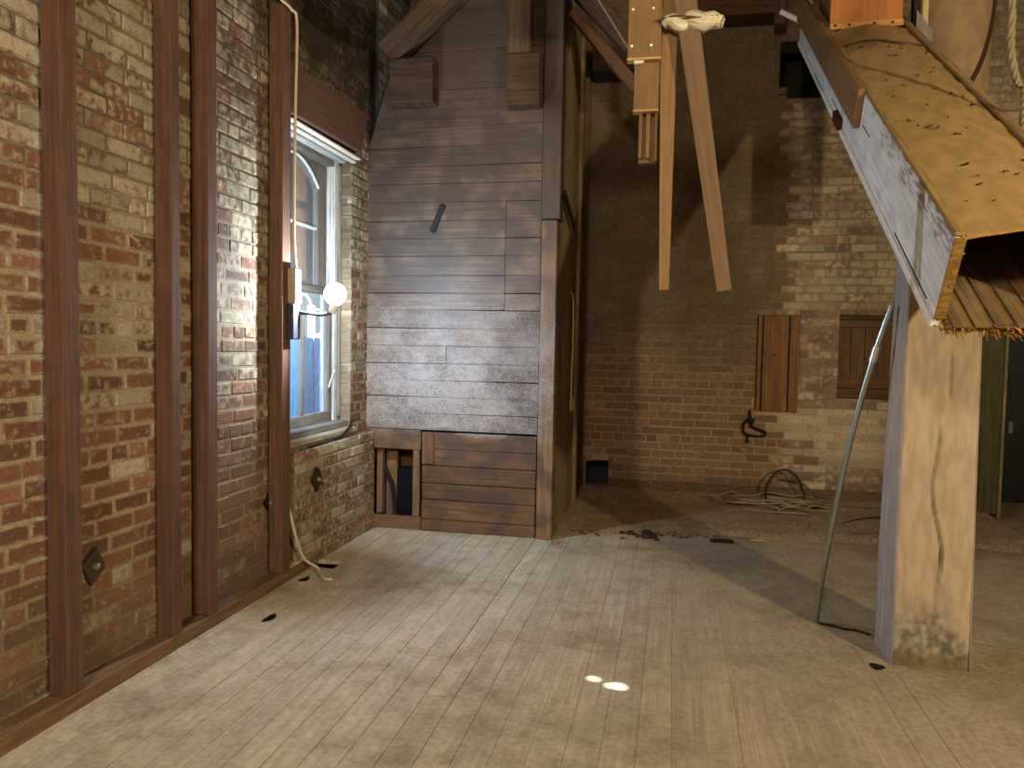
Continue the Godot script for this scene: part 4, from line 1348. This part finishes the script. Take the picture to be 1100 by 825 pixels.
# ---------------------------------------------------------------- timber post carrying the chute
func post() -> void:
	var o := thing("timber_post", "thick squared timber post under the chute, cracked and eroded at its foot", "post", Vector3(1.14, 0, -3.75))
	var m := MB.new()
	var nz := FastNoiseLite.new()
	nz.seed = 5
	nz.frequency = 2.2
	nz.fractal_octaves = 4
	var fine := FastNoiseLite.new()
	fine.seed = 9
	fine.frequency = 22.0
	fine.fractal_octaves = 3
	var ny := 130
	var top := 1.86
	var crack := func(y: float) -> float: return 0.165 + 0.02 * sin(y * 5.0) + 0.012 * sin(y * 13.0 + 1.0) + 0.01 * (y - 0.8)
	var lo := [Vector3(0.990, 0, -3.612), Vector3(1.312, 0, -3.612), Vector3(1.312, 0, -3.895), Vector3(0.984, 0, -3.895)]
	var hi := [Vector3(0.994, 0, -3.622), Vector3(1.292, 0, -3.622), Vector3(1.292, 0, -3.80), Vector3(0.986, 0, -3.80)]
	for side in 4:
		var a0: Vector3 = lo[side]
		var b0: Vector3 = lo[(side + 1) % 4]
		var a1: Vector3 = hi[side]
		var b1: Vector3 = hi[(side + 1) % 4]
		var out := Vector3(b0.z - a0.z, 0, -(b0.x - a0.x)).normalized() * -1.0
		var mid := (a0 + b0) * 0.5 - Vector3(1.14, 0, -3.75)
		if out.dot(mid) < 0:
			out = -out
		var nx := 40
		var first := m.v.size()
		var base := lin(0.59, 0.52, 0.435) if side != 3 else lin(0.60, 0.55, 0.50)  # left side greyer, the bulb's cool light put into its colour
		for j in ny + 1:
			var y := top * j / ny
			for i in nx + 1:
				var f := float(i) / nx
				var p := a0.lerp(b0, f).lerp(a1.lerp(b1, f), y / top)
				p.y = y
				var edge := minf(f, 1.0 - f) * nx
				var d := 0.006 * nz.get_noise_3dv(p * Vector3(1, 0.4, 1)) + 0.0015 * fine.get_noise_3dv(p * Vector3(1, 0.15, 1))
				if edge < 1.0:
					d -= 0.005
				var w := a0.distance_to(b0) * f
				var col := base * (0.94 + 0.1 * nz.get_noise_3dv(p * Vector3(2.0, 0.5, 2.0)))
				if side == 0:
					var cx: float = crack.call(y)
					var open := sm(0.12, 0.3, y) * (1.0 - sm(1.0, 1.1, y)) * (0.55 + 0.6 * absf(sin(y * 3.3)))
					var c := exp(-pow((w - cx) / 0.0042, 2.0)) * open * sm(0.25, 0.5, y)
					d -= 0.022 * c
					col = col.lerp(lin(0.16, 0.11, 0.07), minf(c, 1.0) * 0.8)
					var c2 := exp(-pow((w - 0.175 - 0.02 * sin(y * 6.0)) / 0.005, 2.0)) * sm(1.18, 1.22, y) * (1.0 - sm(1.36, 1.42, y))
					d -= 0.012 * c2
					var rot := (1.0 - sm(0.14, 0.36, y + 0.12 * nz.get_noise_3dv(p * 2.0) + 0.5 * maxf(w - 0.13, 0.0)))
					d += rot * (0.010 * fine.get_noise_3dv(p * 1.2) - 0.006)
					var fleck := clampf(0.5 + 1.2 * fine.get_noise_3dv(p * 0.9), 0.0, 1.0)
					col = col.lerp(lin(0.27, 0.25, 0.21).lerp(lin(0.56, 0.53, 0.46), fleck), rot * 0.9)
					var foot := 1.0 - sm(0.03, 0.10, y + 0.05 * nz.get_noise_3dv(p * 4.0))
					col = col.lerp(lin(0.36, 0.29, 0.18), foot * 0.8)
				elif side == 3:
					var gl := exp(-pow((w - 0.12 - 0.012 * sin(y * 4.0)) / 0.0045, 2.0)) * (0.5 + 0.5 * sin(y * 2.0 + 1.0))
					d -= 0.012 * gl
					col = col.lerp(lin(0.2, 0.18, 0.17), clampf(gl, 0, 1) * 0.7)
				m.put(p + out * d, out, Vector2(y * 0.5, w * 2.0 + side * 0.3), col)
		for j in ny:
			for i in nx:
				var k := first + j * (nx + 1) + i
				m.tri(k, k + 1, k + nx + 2)
				m.tri(k, k + nx + 2, k + nx + 1)
		# smooth normals from the displaced grid
		for j in ny + 1:
			for i in nx + 1:
				var k := first + j * (nx + 1) + i
				var du := m.v[first + j * (nx + 1) + mini(i + 1, nx)] - m.v[first + j * (nx + 1) + maxi(i - 1, 0)]
				var dv := m.v[first + mini(j + 1, ny) * (nx + 1) + i] - m.v[first + maxi(j - 1, 0) * (nx + 1) + i]
				var nn := du.cross(dv).normalized()
				m.n[k] = nn if nn.dot(out) > 0 else -nn
	m.poly([Vector3(hi[0].x, top, hi[0].z), Vector3(hi[1].x, top, hi[1].z), Vector3(hi[2].x, top, hi[2].z), Vector3(hi[3].x, top, hi[3].z)], [Vector2.ZERO, Vector2(0.2, 0), Vector2(0.2, 0.2), Vector2(0, 0.2)], lin(0.5, 0.4, 0.3), Vector3.UP)
	part("post_body", m, M.post, o)
	m = MB.new()
	var q := []
	for k in 8:
		var x := 1.30 if k & 1 else 0.99
		var z := -3.63 if k & 4 else -3.80
		q.append(Vector3(x, (1.475 + (-2.82 - z) * SL) if k & 2 else 1.855, z))
	hexa(m, q, 0.003, lin(0.45, 0.34, 0.22))
	part("wedge", m, M.old, o)
	# leaning conduit
	m = MB.new()
	var pl := curve([Vector3(0.758, 0.0, -4.09), Vector3(0.761, 0.09, -4.075), Vector3(0.766, 0.19, -4.05), Vector3(0.782, 0.404, -4.0), Vector3(0.822, 0.792, -3.93), Vector3(0.874, 1.162, -3.85), Vector3(0.926, 1.446, -3.78), Vector3(0.964, 1.60, -3.745)], 6)
	var c := thing("leaning_conduit", "thin bent metal conduit leaning from the floor against the timber post", "conduit", Vector3(0.76, 0, -4.09))
	tube(m, pl, 0.0135, 12, lin(0.62, 0.66, 0.64))
	part("tube", m, M.metal, c)
	m = MB.new()
	tube(m, [Vector3(0.907, 1.345, -3.805), Vector3(0.920, 1.415, -3.788)], 0.019, 12, lin(0.8, 0.8, 0.78))
	part("coupling", m, M.metal, c)
	m = MB.new()
	tube(m, curve([Vector3(0.765, 0.008, -4.06), Vector3(0.80, 0.012, -4.03), Vector3(0.83, 0.008, -4.035), Vector3(0.87, 0.010, -4.0), Vector3(0.93, 0.012, -3.985), Vector3(0.985, 0.010, -3.95)], 6), 0.006, 6, lin(0.05, 0.045, 0.04))
	solo("black_wire", m, M.cable, "short black wire on the floor from the conduit's foot to the post", "wire", Vector3(0.87, 0, -4.0))

# ---------------------------------------------------------------- boards hanging in the middle
func hanging_boards() -> void:
	var m := MB.new()
	bx(m, Vector3(-0.9, 3.08, -3.44), Vector3(0.75, 3.22, -3.22), lin(0.36, 0.27, 0.19), 0.006, "x")
	bx(m, Vector3(-0.9, 3.22, -3.40), Vector3(-0.78, 4.745, -3.26), lin(0.36, 0.27, 0.19), 0.006, "y")
	bx(m, Vector3(0.63, 3.22, -3.40), Vector3(0.75, 4.745, -3.26), lin(0.36, 0.27, 0.19), 0.006, "y")
	solo("hanger_beam", m, M.old, "overhead timber frame, just above the picture, from which the middle boards hang", "beam", Vector3(0, 3.08, -3.33))
	var o := thing("stepped_box", "hanging wooden box in three steps with screw heads, left of the two laths", "wooden box", Vector3(-0.15, 2.18, -3.31))
	var tan := lin(0.48, 0.37, 0.24)
	m = MB.new()
	bx(m, Vector3(-0.222, 2.600, -3.335), Vector3(-0.085, 3.08, -3.295), tan, 0.003, "y")
	part("upper_step", m, M.smooth, o)
	m = MB.new()
	bx(m, Vector3(-0.194, 2.395, -3.365), Vector3(-0.090, 2.60, -3.325), tan * 0.95, 0.003, "y")
	part("middle_step", m, M.smooth, o)
	m = MB.new()
	bx(m, Vector3(-0.17, 2.185, -3.40), Vector3(-0.092, 2.62, -3.375), tan * 0.75, 0.003, "y")
	bx(m, Vector3(-0.17, 2.20, -3.375), Vector3(-0.155, 2.40, -3.35), tan * 0.8, 0.002, "y")
	bx(m, Vector3(-0.140, 2.20, -3.375), Vector3(-0.122, 2.40, -3.352), tan * 0.8, 0.002, "y")
	bx(m, Vector3(-0.105, 2.185, -3.375), Vector3(-0.092, 2.40, -3.35), tan * 0.7, 0.002, "y")
	part("lower_step", m, M.wood, o)
	m = MB.new()
	bx(m, Vector3(-0.224, 2.592, -3.336), Vector3(-0.083, 2.602, -3.290), lin(0.72, 0.58, 0.38), 0.002, "x")
	part("bottom_edge", m, M.smooth, o)
	m = MB.new()
	bx(m, Vector3(-0.196, 2.388, -3.366), Vector3(-0.088, 2.397, -3.320), lin(0.68, 0.54, 0.34), 0.002, "x")
	part("bottom_edge", m, M.smooth, o)
	for p in [[-0.203, 2.80], [-0.120, 2.80], [-0.205, 2.65], [-0.125, 2.65]]:
		m = MB.new()
		tube(m, [Vector3(p[0], p[1], -3.297), Vector3(p[0], p[1], -3.292)], 0.0055, 8, lin(0.85, 0.8, 0.68))
		part("screw_head", m, M.metal, o)
	m = MB.new()
	bx(m, Vector3(-0.195, 2.582, -3.325), Vector3(-0.155, 2.594, -3.30), lin(0.75, 0.72, 0.66), 0.002)
	part("clip", m, plain, o)
	m = MB.new()
	beam(m, Vector3(-0.057, 3.08, -3.352), Vector3(-0.0455, 1.64, -3.352), 0.082, 0.022, Vector3(1, 0, 0.10), lin(0.52, 0.40, 0.255), 0.0025, 0.50)
	solo("hanging_lath", m, M.smooth, "straight narrow tan lath hanging beside the stepped box", "lath", Vector3(-0.05, 1.64, -3.36), "hanging laths")
	m = MB.new()
	beam(m, Vector3(-0.032, 3.08, -3.30), Vector3(0.201, 1.632, -3.29), 0.098, 0.026, Vector3(1, 0, 0.12), lin(0.44, 0.345, 0.25), 0.0025, 0.60)
	solo("hanging_lath", m, M.smooth, "longer brown lath hanging at a slant, right of the straight one", "lath", Vector3(0.1, 1.632, -3.30), "hanging laths")
	# plastic bag tied round the laths
	m = MB.new()
	var nz := FastNoiseLite.new()
	nz.seed = 3
	nz.frequency = 9.0
	var pts := []
	for k in 25:
		pts.append(Vector3(-0.075 + 0.235 * k / 24.0, 2.735 + 0.008 * sin(k * 0.7), -3.30 + 0.01 * sin(k * 0.5)))
	var rad := []
	for k in 25:
		var f := k / 24.0
		rad.append(0.012 + 0.030 * pow(sin(PI * clampf(f * 0.96 + 0.02, 0, 1)), 0.5) * (0.75 + 0.35 * f))
	tube(m, pts, rad, 28, lin(0.80, 0.76, 0.66))
	for k in m.v.size():
		var p := m.v[k]
		m.v[k] = p + m.n[k] * (0.012 * nz.get_noise_3dv(p * 2.0) + 0.008 * nz.get_noise_3dv(p * 6.0))
	solo("plastic_bag", m, M.plastic, "crumpled whitish plastic bag tied around the tops of the laths", "bag", Vector3(0.04, 2.7, -3.30))
	m = MB.new()
	tube(m, curve([Vector3(-0.11, 2.742, -3.285), Vector3(-0.03, 2.75, -3.262), Vector3(0.06, 2.735, -3.257), Vector3(0.14, 2.745, -3.275)], 6), 0.004, 6, lin(0.35, 0.26, 0.16))
	solo("tie_string", m, M.grit, "brown string tied across the plastic bag", "string", Vector3(0.02, 2.74, -3.27))
	m = MB.new()
	tube(m, [Vector3(-0.42, 3.02, -3.5), Vector3(-0.17, 2.585, -3.37)], 0.004, 6, lin(0.5, 0.45, 0.36))
	solo("stay_wire", m, M.cable, "thin wire running up to the left from the stepped box", "wire", Vector3(-0.3, 2.58, -3.42))

# ---------------------------------------------------------------- on the back wall
func back_wall_things() -> void:
	var o := thing("boarded_recess", "narrow recess in the back wall closed with upright brown boards", "boards", Vector3(0.93, 0.82, -7.26))
	var br := lin(0.47, 0.32, 0.19)
	for b in [[0.750, 0.785], [0.800, 1.015], [1.030, 1.108]]:
		var m := MB.new()
		bx(m, Vector3(b[0], 0.825, -7.275), Vector3(b[1], 1.695, -7.245), br * rng.randf_range(0.85, 1.1), 0.004, "y", 0.001)
		part("board", m, M.wood, o)
	var m := MB.new()
	bx(m, Vector3(0.745, 0.82, -7.29), Vector3(1.11, 1.70, -7.277), lin(0.06, 0.045, 0.035), 0.0)
	part("backing", m, M.dark, o)
	m = MB.new()
	tube(m, [Vector3(0.895, 1.34, -7.245), Vector3(0.895, 1.34, -7.238)], 0.012, 10, lin(0.12, 0.08, 0.05))
	part("knot", m, M.dark, o)
	o = thing("plank_shutter", "dark brown plank shutter set in the back wall beside the timber post", "shutter", Vector3(1.73, 0.96, -7.33))
	var dk := lin(0.36, 0.26, 0.165)
	for k in 5:
		m = MB.new()
		bx(m, Vector3(1.452 + 0.113 * k, 1.13, -7.36), Vector3(1.452 + 0.113 * k + 0.109, 1.62, -7.335), dk * rng.randf_range(0.85, 1.15), 0.003, "y")
		part("plank", m, M.wood, o)
	for b in [[0.965, 1.05], [1.055, 1.15], [1.60, 1.66], [1.663, 1.702]]:
		m = MB.new()
		bx(m, Vector3(1.452, b[0], -7.36), Vector3(2.016, b[1], -7.315), dk * (0.7 if b[0] > 1.65 else 1.0) * rng.randf_range(0.85, 1.05), 0.004, "x")
		part("rail", m, M.wood, o)
	# hole near the shaft, closed dark box behind it
	m = MB.new()
	bx(m, Vector3(-0.9, -0.02, -8.0), Vector3(-0.45, 0.5, -7.60), lin(0.02, 0.025, 0.05), 0.0)
	struct("wall_hole_backing", m, M.black)
	# wire tangle
	m = MB.new()
	var z := -7.255
	tube(m, curve([Vector3(0.703, 0.83, z), Vector3(0.705, 0.77, z), Vector3(0.715, 0.745, z + 0.01), Vector3(0.675, 0.735, z + 0.02), Vector3(0.648, 0.69, z + 0.02), Vector3(0.655, 0.63, z + 0.01), Vector3(0.69, 0.605, z + 0.01), Vector3(0.76, 0.595, z + 0.02), Vector3(0.83, 0.60, z + 0.02), Vector3(0.84, 0.635, z + 0.02), Vector3(0.81, 0.65, z + 0.03), Vector3(0.76, 0.665, z + 0.03), Vector3(0.72, 0.69, z + 0.02), Vector3(0.73, 0.735, z + 0.01), Vector3(0.71, 0.74, z)], 6), 0.011, 8, lin(0.035, 0.03, 0.03))
	tube(m, curve([Vector3(0.69, 0.615, z + 0.01), Vector3(0.688, 0.57, z + 0.01), Vector3(0.692, 0.53, z)], 5), 0.010, 8, lin(0.035, 0.03, 0.03))
	bx(m, Vector3(0.688, 0.715, z - 0.01), Vector3(0.745, 0.76, z + 0.03), lin(0.03, 0.03, 0.03), 0.008)
	solo("wire_tangle", m, M.cable, "small tangle of thick black wire hanging on the bricks under the boarded recess", "wire", Vector3(0.74, 0.66, -7.25))
	# cable coil on the floor
	var r2 := RandomNumberGenerator.new()
	r2.seed = 77
	m = MB.new()
	var ctrl := []
	var n := 7
	for k in n * 14:
		var an := TAU * k / 14.0
		var turn := k / 14
		var cx := 0.92 + 0.2 * sin(turn * 2.1)
		var cz := -6.92 + 0.08 * cos(turn * 1.7)
		var rx := 0.27 + 0.13 * sin(turn * 1.3 + 0.5)
		var rz := 0.17 + 0.07 * cos(turn * 2.3)
		ctrl.append(Vector3(cx + rx * cos(an) + r2.randf_range(-0.05, 0.05), 0.012 + 0.011 * turn * 0.8 + r2.randf_range(0, 0.035), cz + rz * sin(an) + r2.randf_range(-0.02, 0.02)))
	tube(m, curve(ctrl, 3), 0.0075, 6, lin(0.46, 0.41, 0.32))
	solo("cable_coil", m, M.cable, "flat tangled coil of old grey cable on the floor at the back wall", "cable", Vector3(0.98, 0, -6.97))
	m = MB.new()
	ctrl = [Vector3(1.3, 0.03, -6.95), Vector3(1.05, 0.03, -6.92), Vector3(0.87, 0.035, -7.0), Vector3(0.845, 0.13, -7.08), Vector3(0.90, 0.26, -7.10), Vector3(1.0, 0.32, -7.11), Vector3(1.10, 0.27, -7.10), Vector3(1.165, 0.14, -7.09), Vector3(1.16, 0.04, -7.05), Vector3(1.05, 0.035, -6.98)]
	tube(m, curve(ctrl, 6), 0.010, 8, lin(0.09, 0.08, 0.07))
	solo("cable_hoop", m, M.cable, "black cable standing up in a hoop out of the coil at the back wall", "cable", Vector3(1.0, 0, -7.08))
	m = MB.new()
	ctrl = [Vector3(0.98, 0.22, -7.2), Vector3(1.15, 0.20, -7.18), Vector3(1.28, 0.10, -7.12), Vector3(1.42, 0.04, -7.05), Vector3(1.62, 0.03, -7.02), Vector3(1.80, 0.035, -7.05), Vector3(2.0, 0.03, -7.0)]
	tube(m, curve(ctrl, 6), 0.0085, 8, lin(0.30, 0.24, 0.16))
	ctrl = [Vector3(1.95, 0.03, -6.72), Vector3(1.70, 0.03, -6.68), Vector3(1.52, 0.02, -6.60), Vector3(1.36, 0.012, -6.42), Vector3(1.30, 0.012, -6.22), Vector3(1.38, 0.012, -6.10), Vector3(1.52, 0.012, -6.14), Vector3(1.62, 0.012, -6.28), Vector3(1.60, 0.012, -6.45)]
	tube(m, curve(ctrl, 6), 0.0085, 8, lin(0.14, 0.12, 0.09))
	solo("stray_cable", m, M.cable, "loose dark cable lying between the coil and the timber post", "cable", Vector3(1.5, 0, -6.7))
	# ledger under the roof
	m = MB.new()
	bx(m, Vector3(-0.2, 4.27, -7.27), Vector3(0.82, 4.44, -7.0), lin(0.36, 0.26, 0.19), 0.006, "x")
	solo("ledger_beam", m, M.old, "dusky beam fixed along the top of the back wall behind the laths", "beam", Vector3(0.3, 4.27, -7.1))
	m = MB.new()
	bx(m, Vector3(0.77, 4.16, -7.05), Vector3(0.86, 4.74, -6.96), lin(0.36, 0.26, 0.19), 0.006, "y")
	solo("hanger_post", m, M.old, "short upright timber at the right end of the high beam", "post", Vector3(0.81, 4.16, -7.0))
	m = MB.new()
	tube(m, [Vector3(0.851, 3.80, -6.05), Vector3(0.715, 3.90, -6.1)], 0.02, 10, lin(0.75, 0.72, 0.66))
	solo("pipe_stub", m, M.cable, "short white pipe stub poking out left of the chute's upper side", "pipe", Vector3(0.76, 3.85, -6.1))

# ---------------------------------------------------------------- doorway at the right
func right_side() -> void:
	var m := MB.new()
	bx(m, Vector3(2.515, 0.03, -7.16), Vector3(2.715, 2.2, -7.10), lin(0.30, 0.27, 0.18), 0.004, "y")
	bx(m, Vector3(2.718, 0.0, -7.17), Vector3(2.742, 2.2, -7.09), lin(0.50, 0.43, 0.28), 0.004, "y")
	solo("door_casing", m, M.old, "greenish brown casing board standing behind the post, beside the dark doorway", "casing", Vector3(2.63, 0, -7.13))
	var d := Node3D.new()
	d.name = "door_1"
	d.position = Vector3(3.2, 0, -7.86)
	d.set_meta("kind", "structure")
	add_child(d, true)
	m = MB.new()
	bx(m, Vector3(2.55, 0.01, -7.90), Vector3(3.75, 2.2, -7.85), lin(0.02, 0.02, 0.022), 0.004, "y")
	part("door_leaf", m, M.black, d)
	m = MB.new()
	bx(m, Vector3(3.06, 0.65, -7.85), Vector3(3.10, 0.76, -7.838), lin(0.30, 0.30, 0.36), 0.004, "y")
	part("latch_plate", m, plain, d)

# ---------------------------------------------------------------- small things on the floor and walls
func diamond(c: Vector3, r: float, col: Color, label: String, turn := 0.0) -> void:
	var m := MB.new()
	var ring := []
	var t := []
	for k in 4:
		var an := turn + PI / 2 * k
		ring.append(c + Vector3(0.012, sin(an) * r * 1.08, cos(an) * r * 0.92))
		t.append(Vector2(cos(an), sin(an)) * 0.1)
	m.poly(ring, t, col, Vector3.RIGHT)
	for k in 4:
		var a: Vector3 = ring[k]
		var b: Vector3 = ring[(k + 1) % 4]
		m.poly([a, b, b - Vector3(0.02, 0, 0), a - Vector3(0.02, 0, 0)], [t[0], t[1], t[2], t[3]], col, (a + b) * 0.5 - c)
	var o := thing("anchor_plate", label, "anchor plate", c, "iron anchor plates on the left wall")
	part("plate", m, M.dark, o)
	m = MB.new()
	tube(m, [c + Vector3(0.012, 0, 0), c + Vector3(0.028, 0, 0), c + Vector3(0.030, 0, 0)], [0.014, 0.014, 0.004], 8, lin(0.45, 0.42, 0.36))
	part("bolt", m, M.dark, o)

func small_things() -> void:
	diamond(Vector3(-2.155, 0.532, -4.375), 0.072, lin(0.16, 0.15, 0.13), "dark diamond shaped iron anchor plate on the brickwork below the window")
	diamond(Vector3(-2.232, 0.487, -2.583), 0.07, lin(0.24, 0.21, 0.18), "rusty grey diamond anchor plate low on the wall, right beside the broad nearest stud", 0.25)
	diamond(Vector3(-2.232, 0.471, -3.93), 0.05, lin(0.09, 0.08, 0.075), "black anchor plate half hidden behind the window stud", 0.1)
	diamond(Vector3(-2.232, 0.135, -3.262), 0.035, lin(0.07, 0.06, 0.06), "tiny black plate near the sole plate between the second and third stud", 0.3)
	# trodden dirt covering the boards along the back wall
	var dm := MB.new()
	var nz := FastNoiseLite.new()
	nz.seed = 12
	nz.frequency = 0.9
	nz.fractal_octaves = 5
	var nx := 120
	var nzr := 44
	for j in nzr + 1:
		for i in nx + 1:
			var x := -0.86 + 3.5 * i / nx
			var f := float(j) / nzr
			var front := -5.60 + 0.10 * nz.get_noise_2d(x * 1.6, 3.0) + 0.05 * nz.get_noise_2d(x * 7.0, 9.0) - 0.18 * sm(-0.6, 0.6, x) - 0.10 * sm(0.5, 2.4, x)
			var z := lerpf(front, -7.26, f)
			var hgt := 0.018 * sm(0.0, 0.12, f) + 0.010 * nz.get_noise_2d(x * 3.0, z * 3.0) * sm(0.0, 0.1, f) + 0.035 * sm(0.75, 1.0, f) - 0.004 * (1.0 - sm(0.0, 0.04, f))
			hgt += 0.02 * (1.0 - sm(-0.86, -0.55, x)) * sm(0.05, 0.3, f)
			var tone := 0.9 + 0.25 * nz.get_noise_2d(x * 4.0 + 50.0, z * 4.0)
			dm.put(Vector3(x, hgt, z), Vector3.UP, Vector2(x, z), lin(0.60, 0.51, 0.385) * tone)
	for j in nzr:
		for i in nx:
			var k := j * (nx + 1) + i
			dm.tri(k, k + 1, k + nx + 2)
			dm.tri(k, k + nx + 2, k + nx + 1)
	for j in nzr + 1:
		for i in nx + 1:
			var k := j * (nx + 1) + i
			var du := dm.v[j * (nx + 1) + mini(i + 1, nx)] - dm.v[j * (nx + 1) + maxi(i - 1, 0)]
			var dv := dm.v[mini(j + 1, nzr) * (nx + 1) + i] - dm.v[maxi(j - 1, 0) * (nx + 1) + i]
			var nn := du.cross(dv).normalized()
			dm.n[k] = nn if nn.y > 0 else -nn
	var dl := solo("dirt_layer", dm, M.grit, "brown trodden dirt covering the floor along the foot of the back wall", "dirt", Vector3(0.9, 0, -6.5))
	dl.set_meta("kind", "stuff")
	# pale dusty offcut added for the lit top of the sole plate
	dm = MB.new()
	bx(dm, Vector3(-2.232, 0.065, -4.245), Vector3(-2.145, 0.078, -4.03), lin(0.72, 0.68, 0.58), 0.003, "z")
	solo("lit_plate_top", dm, M.grit, "pale dusty offcut added for the lit end of the sole plate below the window", "slip", Vector3(-2.19, 0.065, -4.14))
	# dirt heaped along the edge of the dusty strip in front of the back wall
	var r2 := RandomNumberGenerator.new()
	r2.seed = 31
	var m := MB.new()
	for k in 90:
		var f := r2.randf()
		var x := -0.72 + 1.15 * f
		var z := -5.62 - 0.16 * f + r2.randfn(0.0, 0.055)
		var s := r2.randf_range(0.005, 0.02)
		clod(m, Vector3(x, 0.0, z), s, lin(0.40, 0.33, 0.24) * r2.randf_range(0.6, 1.3), r2)
	for k in 22:
		clod(m, Vector3(-0.16 + r2.randfn(0, 0.06), 0.0, -5.66 + r2.randfn(0, 0.05)), r2.randf_range(0.012, 0.04), lin(0.20, 0.15, 0.11) * r2.randf_range(0.7, 1.3), r2)
	var o := solo("dirt_debris", m, M.grit, "scattered dark clods of dirt on the floor to the right of the shaft's corner", "debris", Vector3(-0.1, 0, -5.7))
	o.set_meta("kind", "stuff")
	m = MB.new()
	for k in 14:
		clod(m, Vector3(-0.75 + r2.randfn(0, 0.05), 0.0, -5.27 + r2.randfn(0, 0.03)), r2.randf_range(0.006, 0.018), lin(0.55, 0.48, 0.36) * r2.randf_range(0.6, 1.3), r2)
	o = solo("plaster_crumbs", m, M.grit, "pale crumbs on the floor at the foot of the shaft's corner post", "debris", Vector3(-0.75, 0, -5.27))
	o.set_meta("kind", "stuff")
	m = MB.new()
	beam(m, Vector3(0.30, 0.012, -5.60), Vector3(0.46, 0.012, -5.62), 0.04, 0.02, Vector3(0, 0, 1), lin(0.14, 0.11, 0.08), 0.004)
	solo("wood_scrap", m, M.old, "small dark wood scrap lying at the right end of the dirt clods", "scrap", Vector3(0.38, 0, -5.61))
	m = MB.new()
	var e := Vector3(0.64, 0.008, -5.72)
	bx(m, e - Vector3(0.05, 0.006, 0.015), e + Vector3(0.05, 0.004, 0.015), lin(0.62, 0.52, 0.36), 0.003, "x", 0.004)
	solo("pale_chip", m, M.wood, "pale wood chip on the dusty floor in front of the cable coil", "chip", e)

func clod(m: MB, at: Vector3, s: float, col: Color, r: RandomNumberGenerator) -> void:
	var q := []
	for k in 8:
		var a := Vector3(1 if k & 1 else -1, 1 if k & 2 else 0, 1 if k & 4 else -1)
		q.append(at + a * s * Vector3(r.randf_range(0.5, 1.1), r.randf_range(0.4, 0.9), r.randf_range(0.5, 1.1)) - Vector3(0, 0.001, 0))
	hexa(m, q, s * 0.25, col)
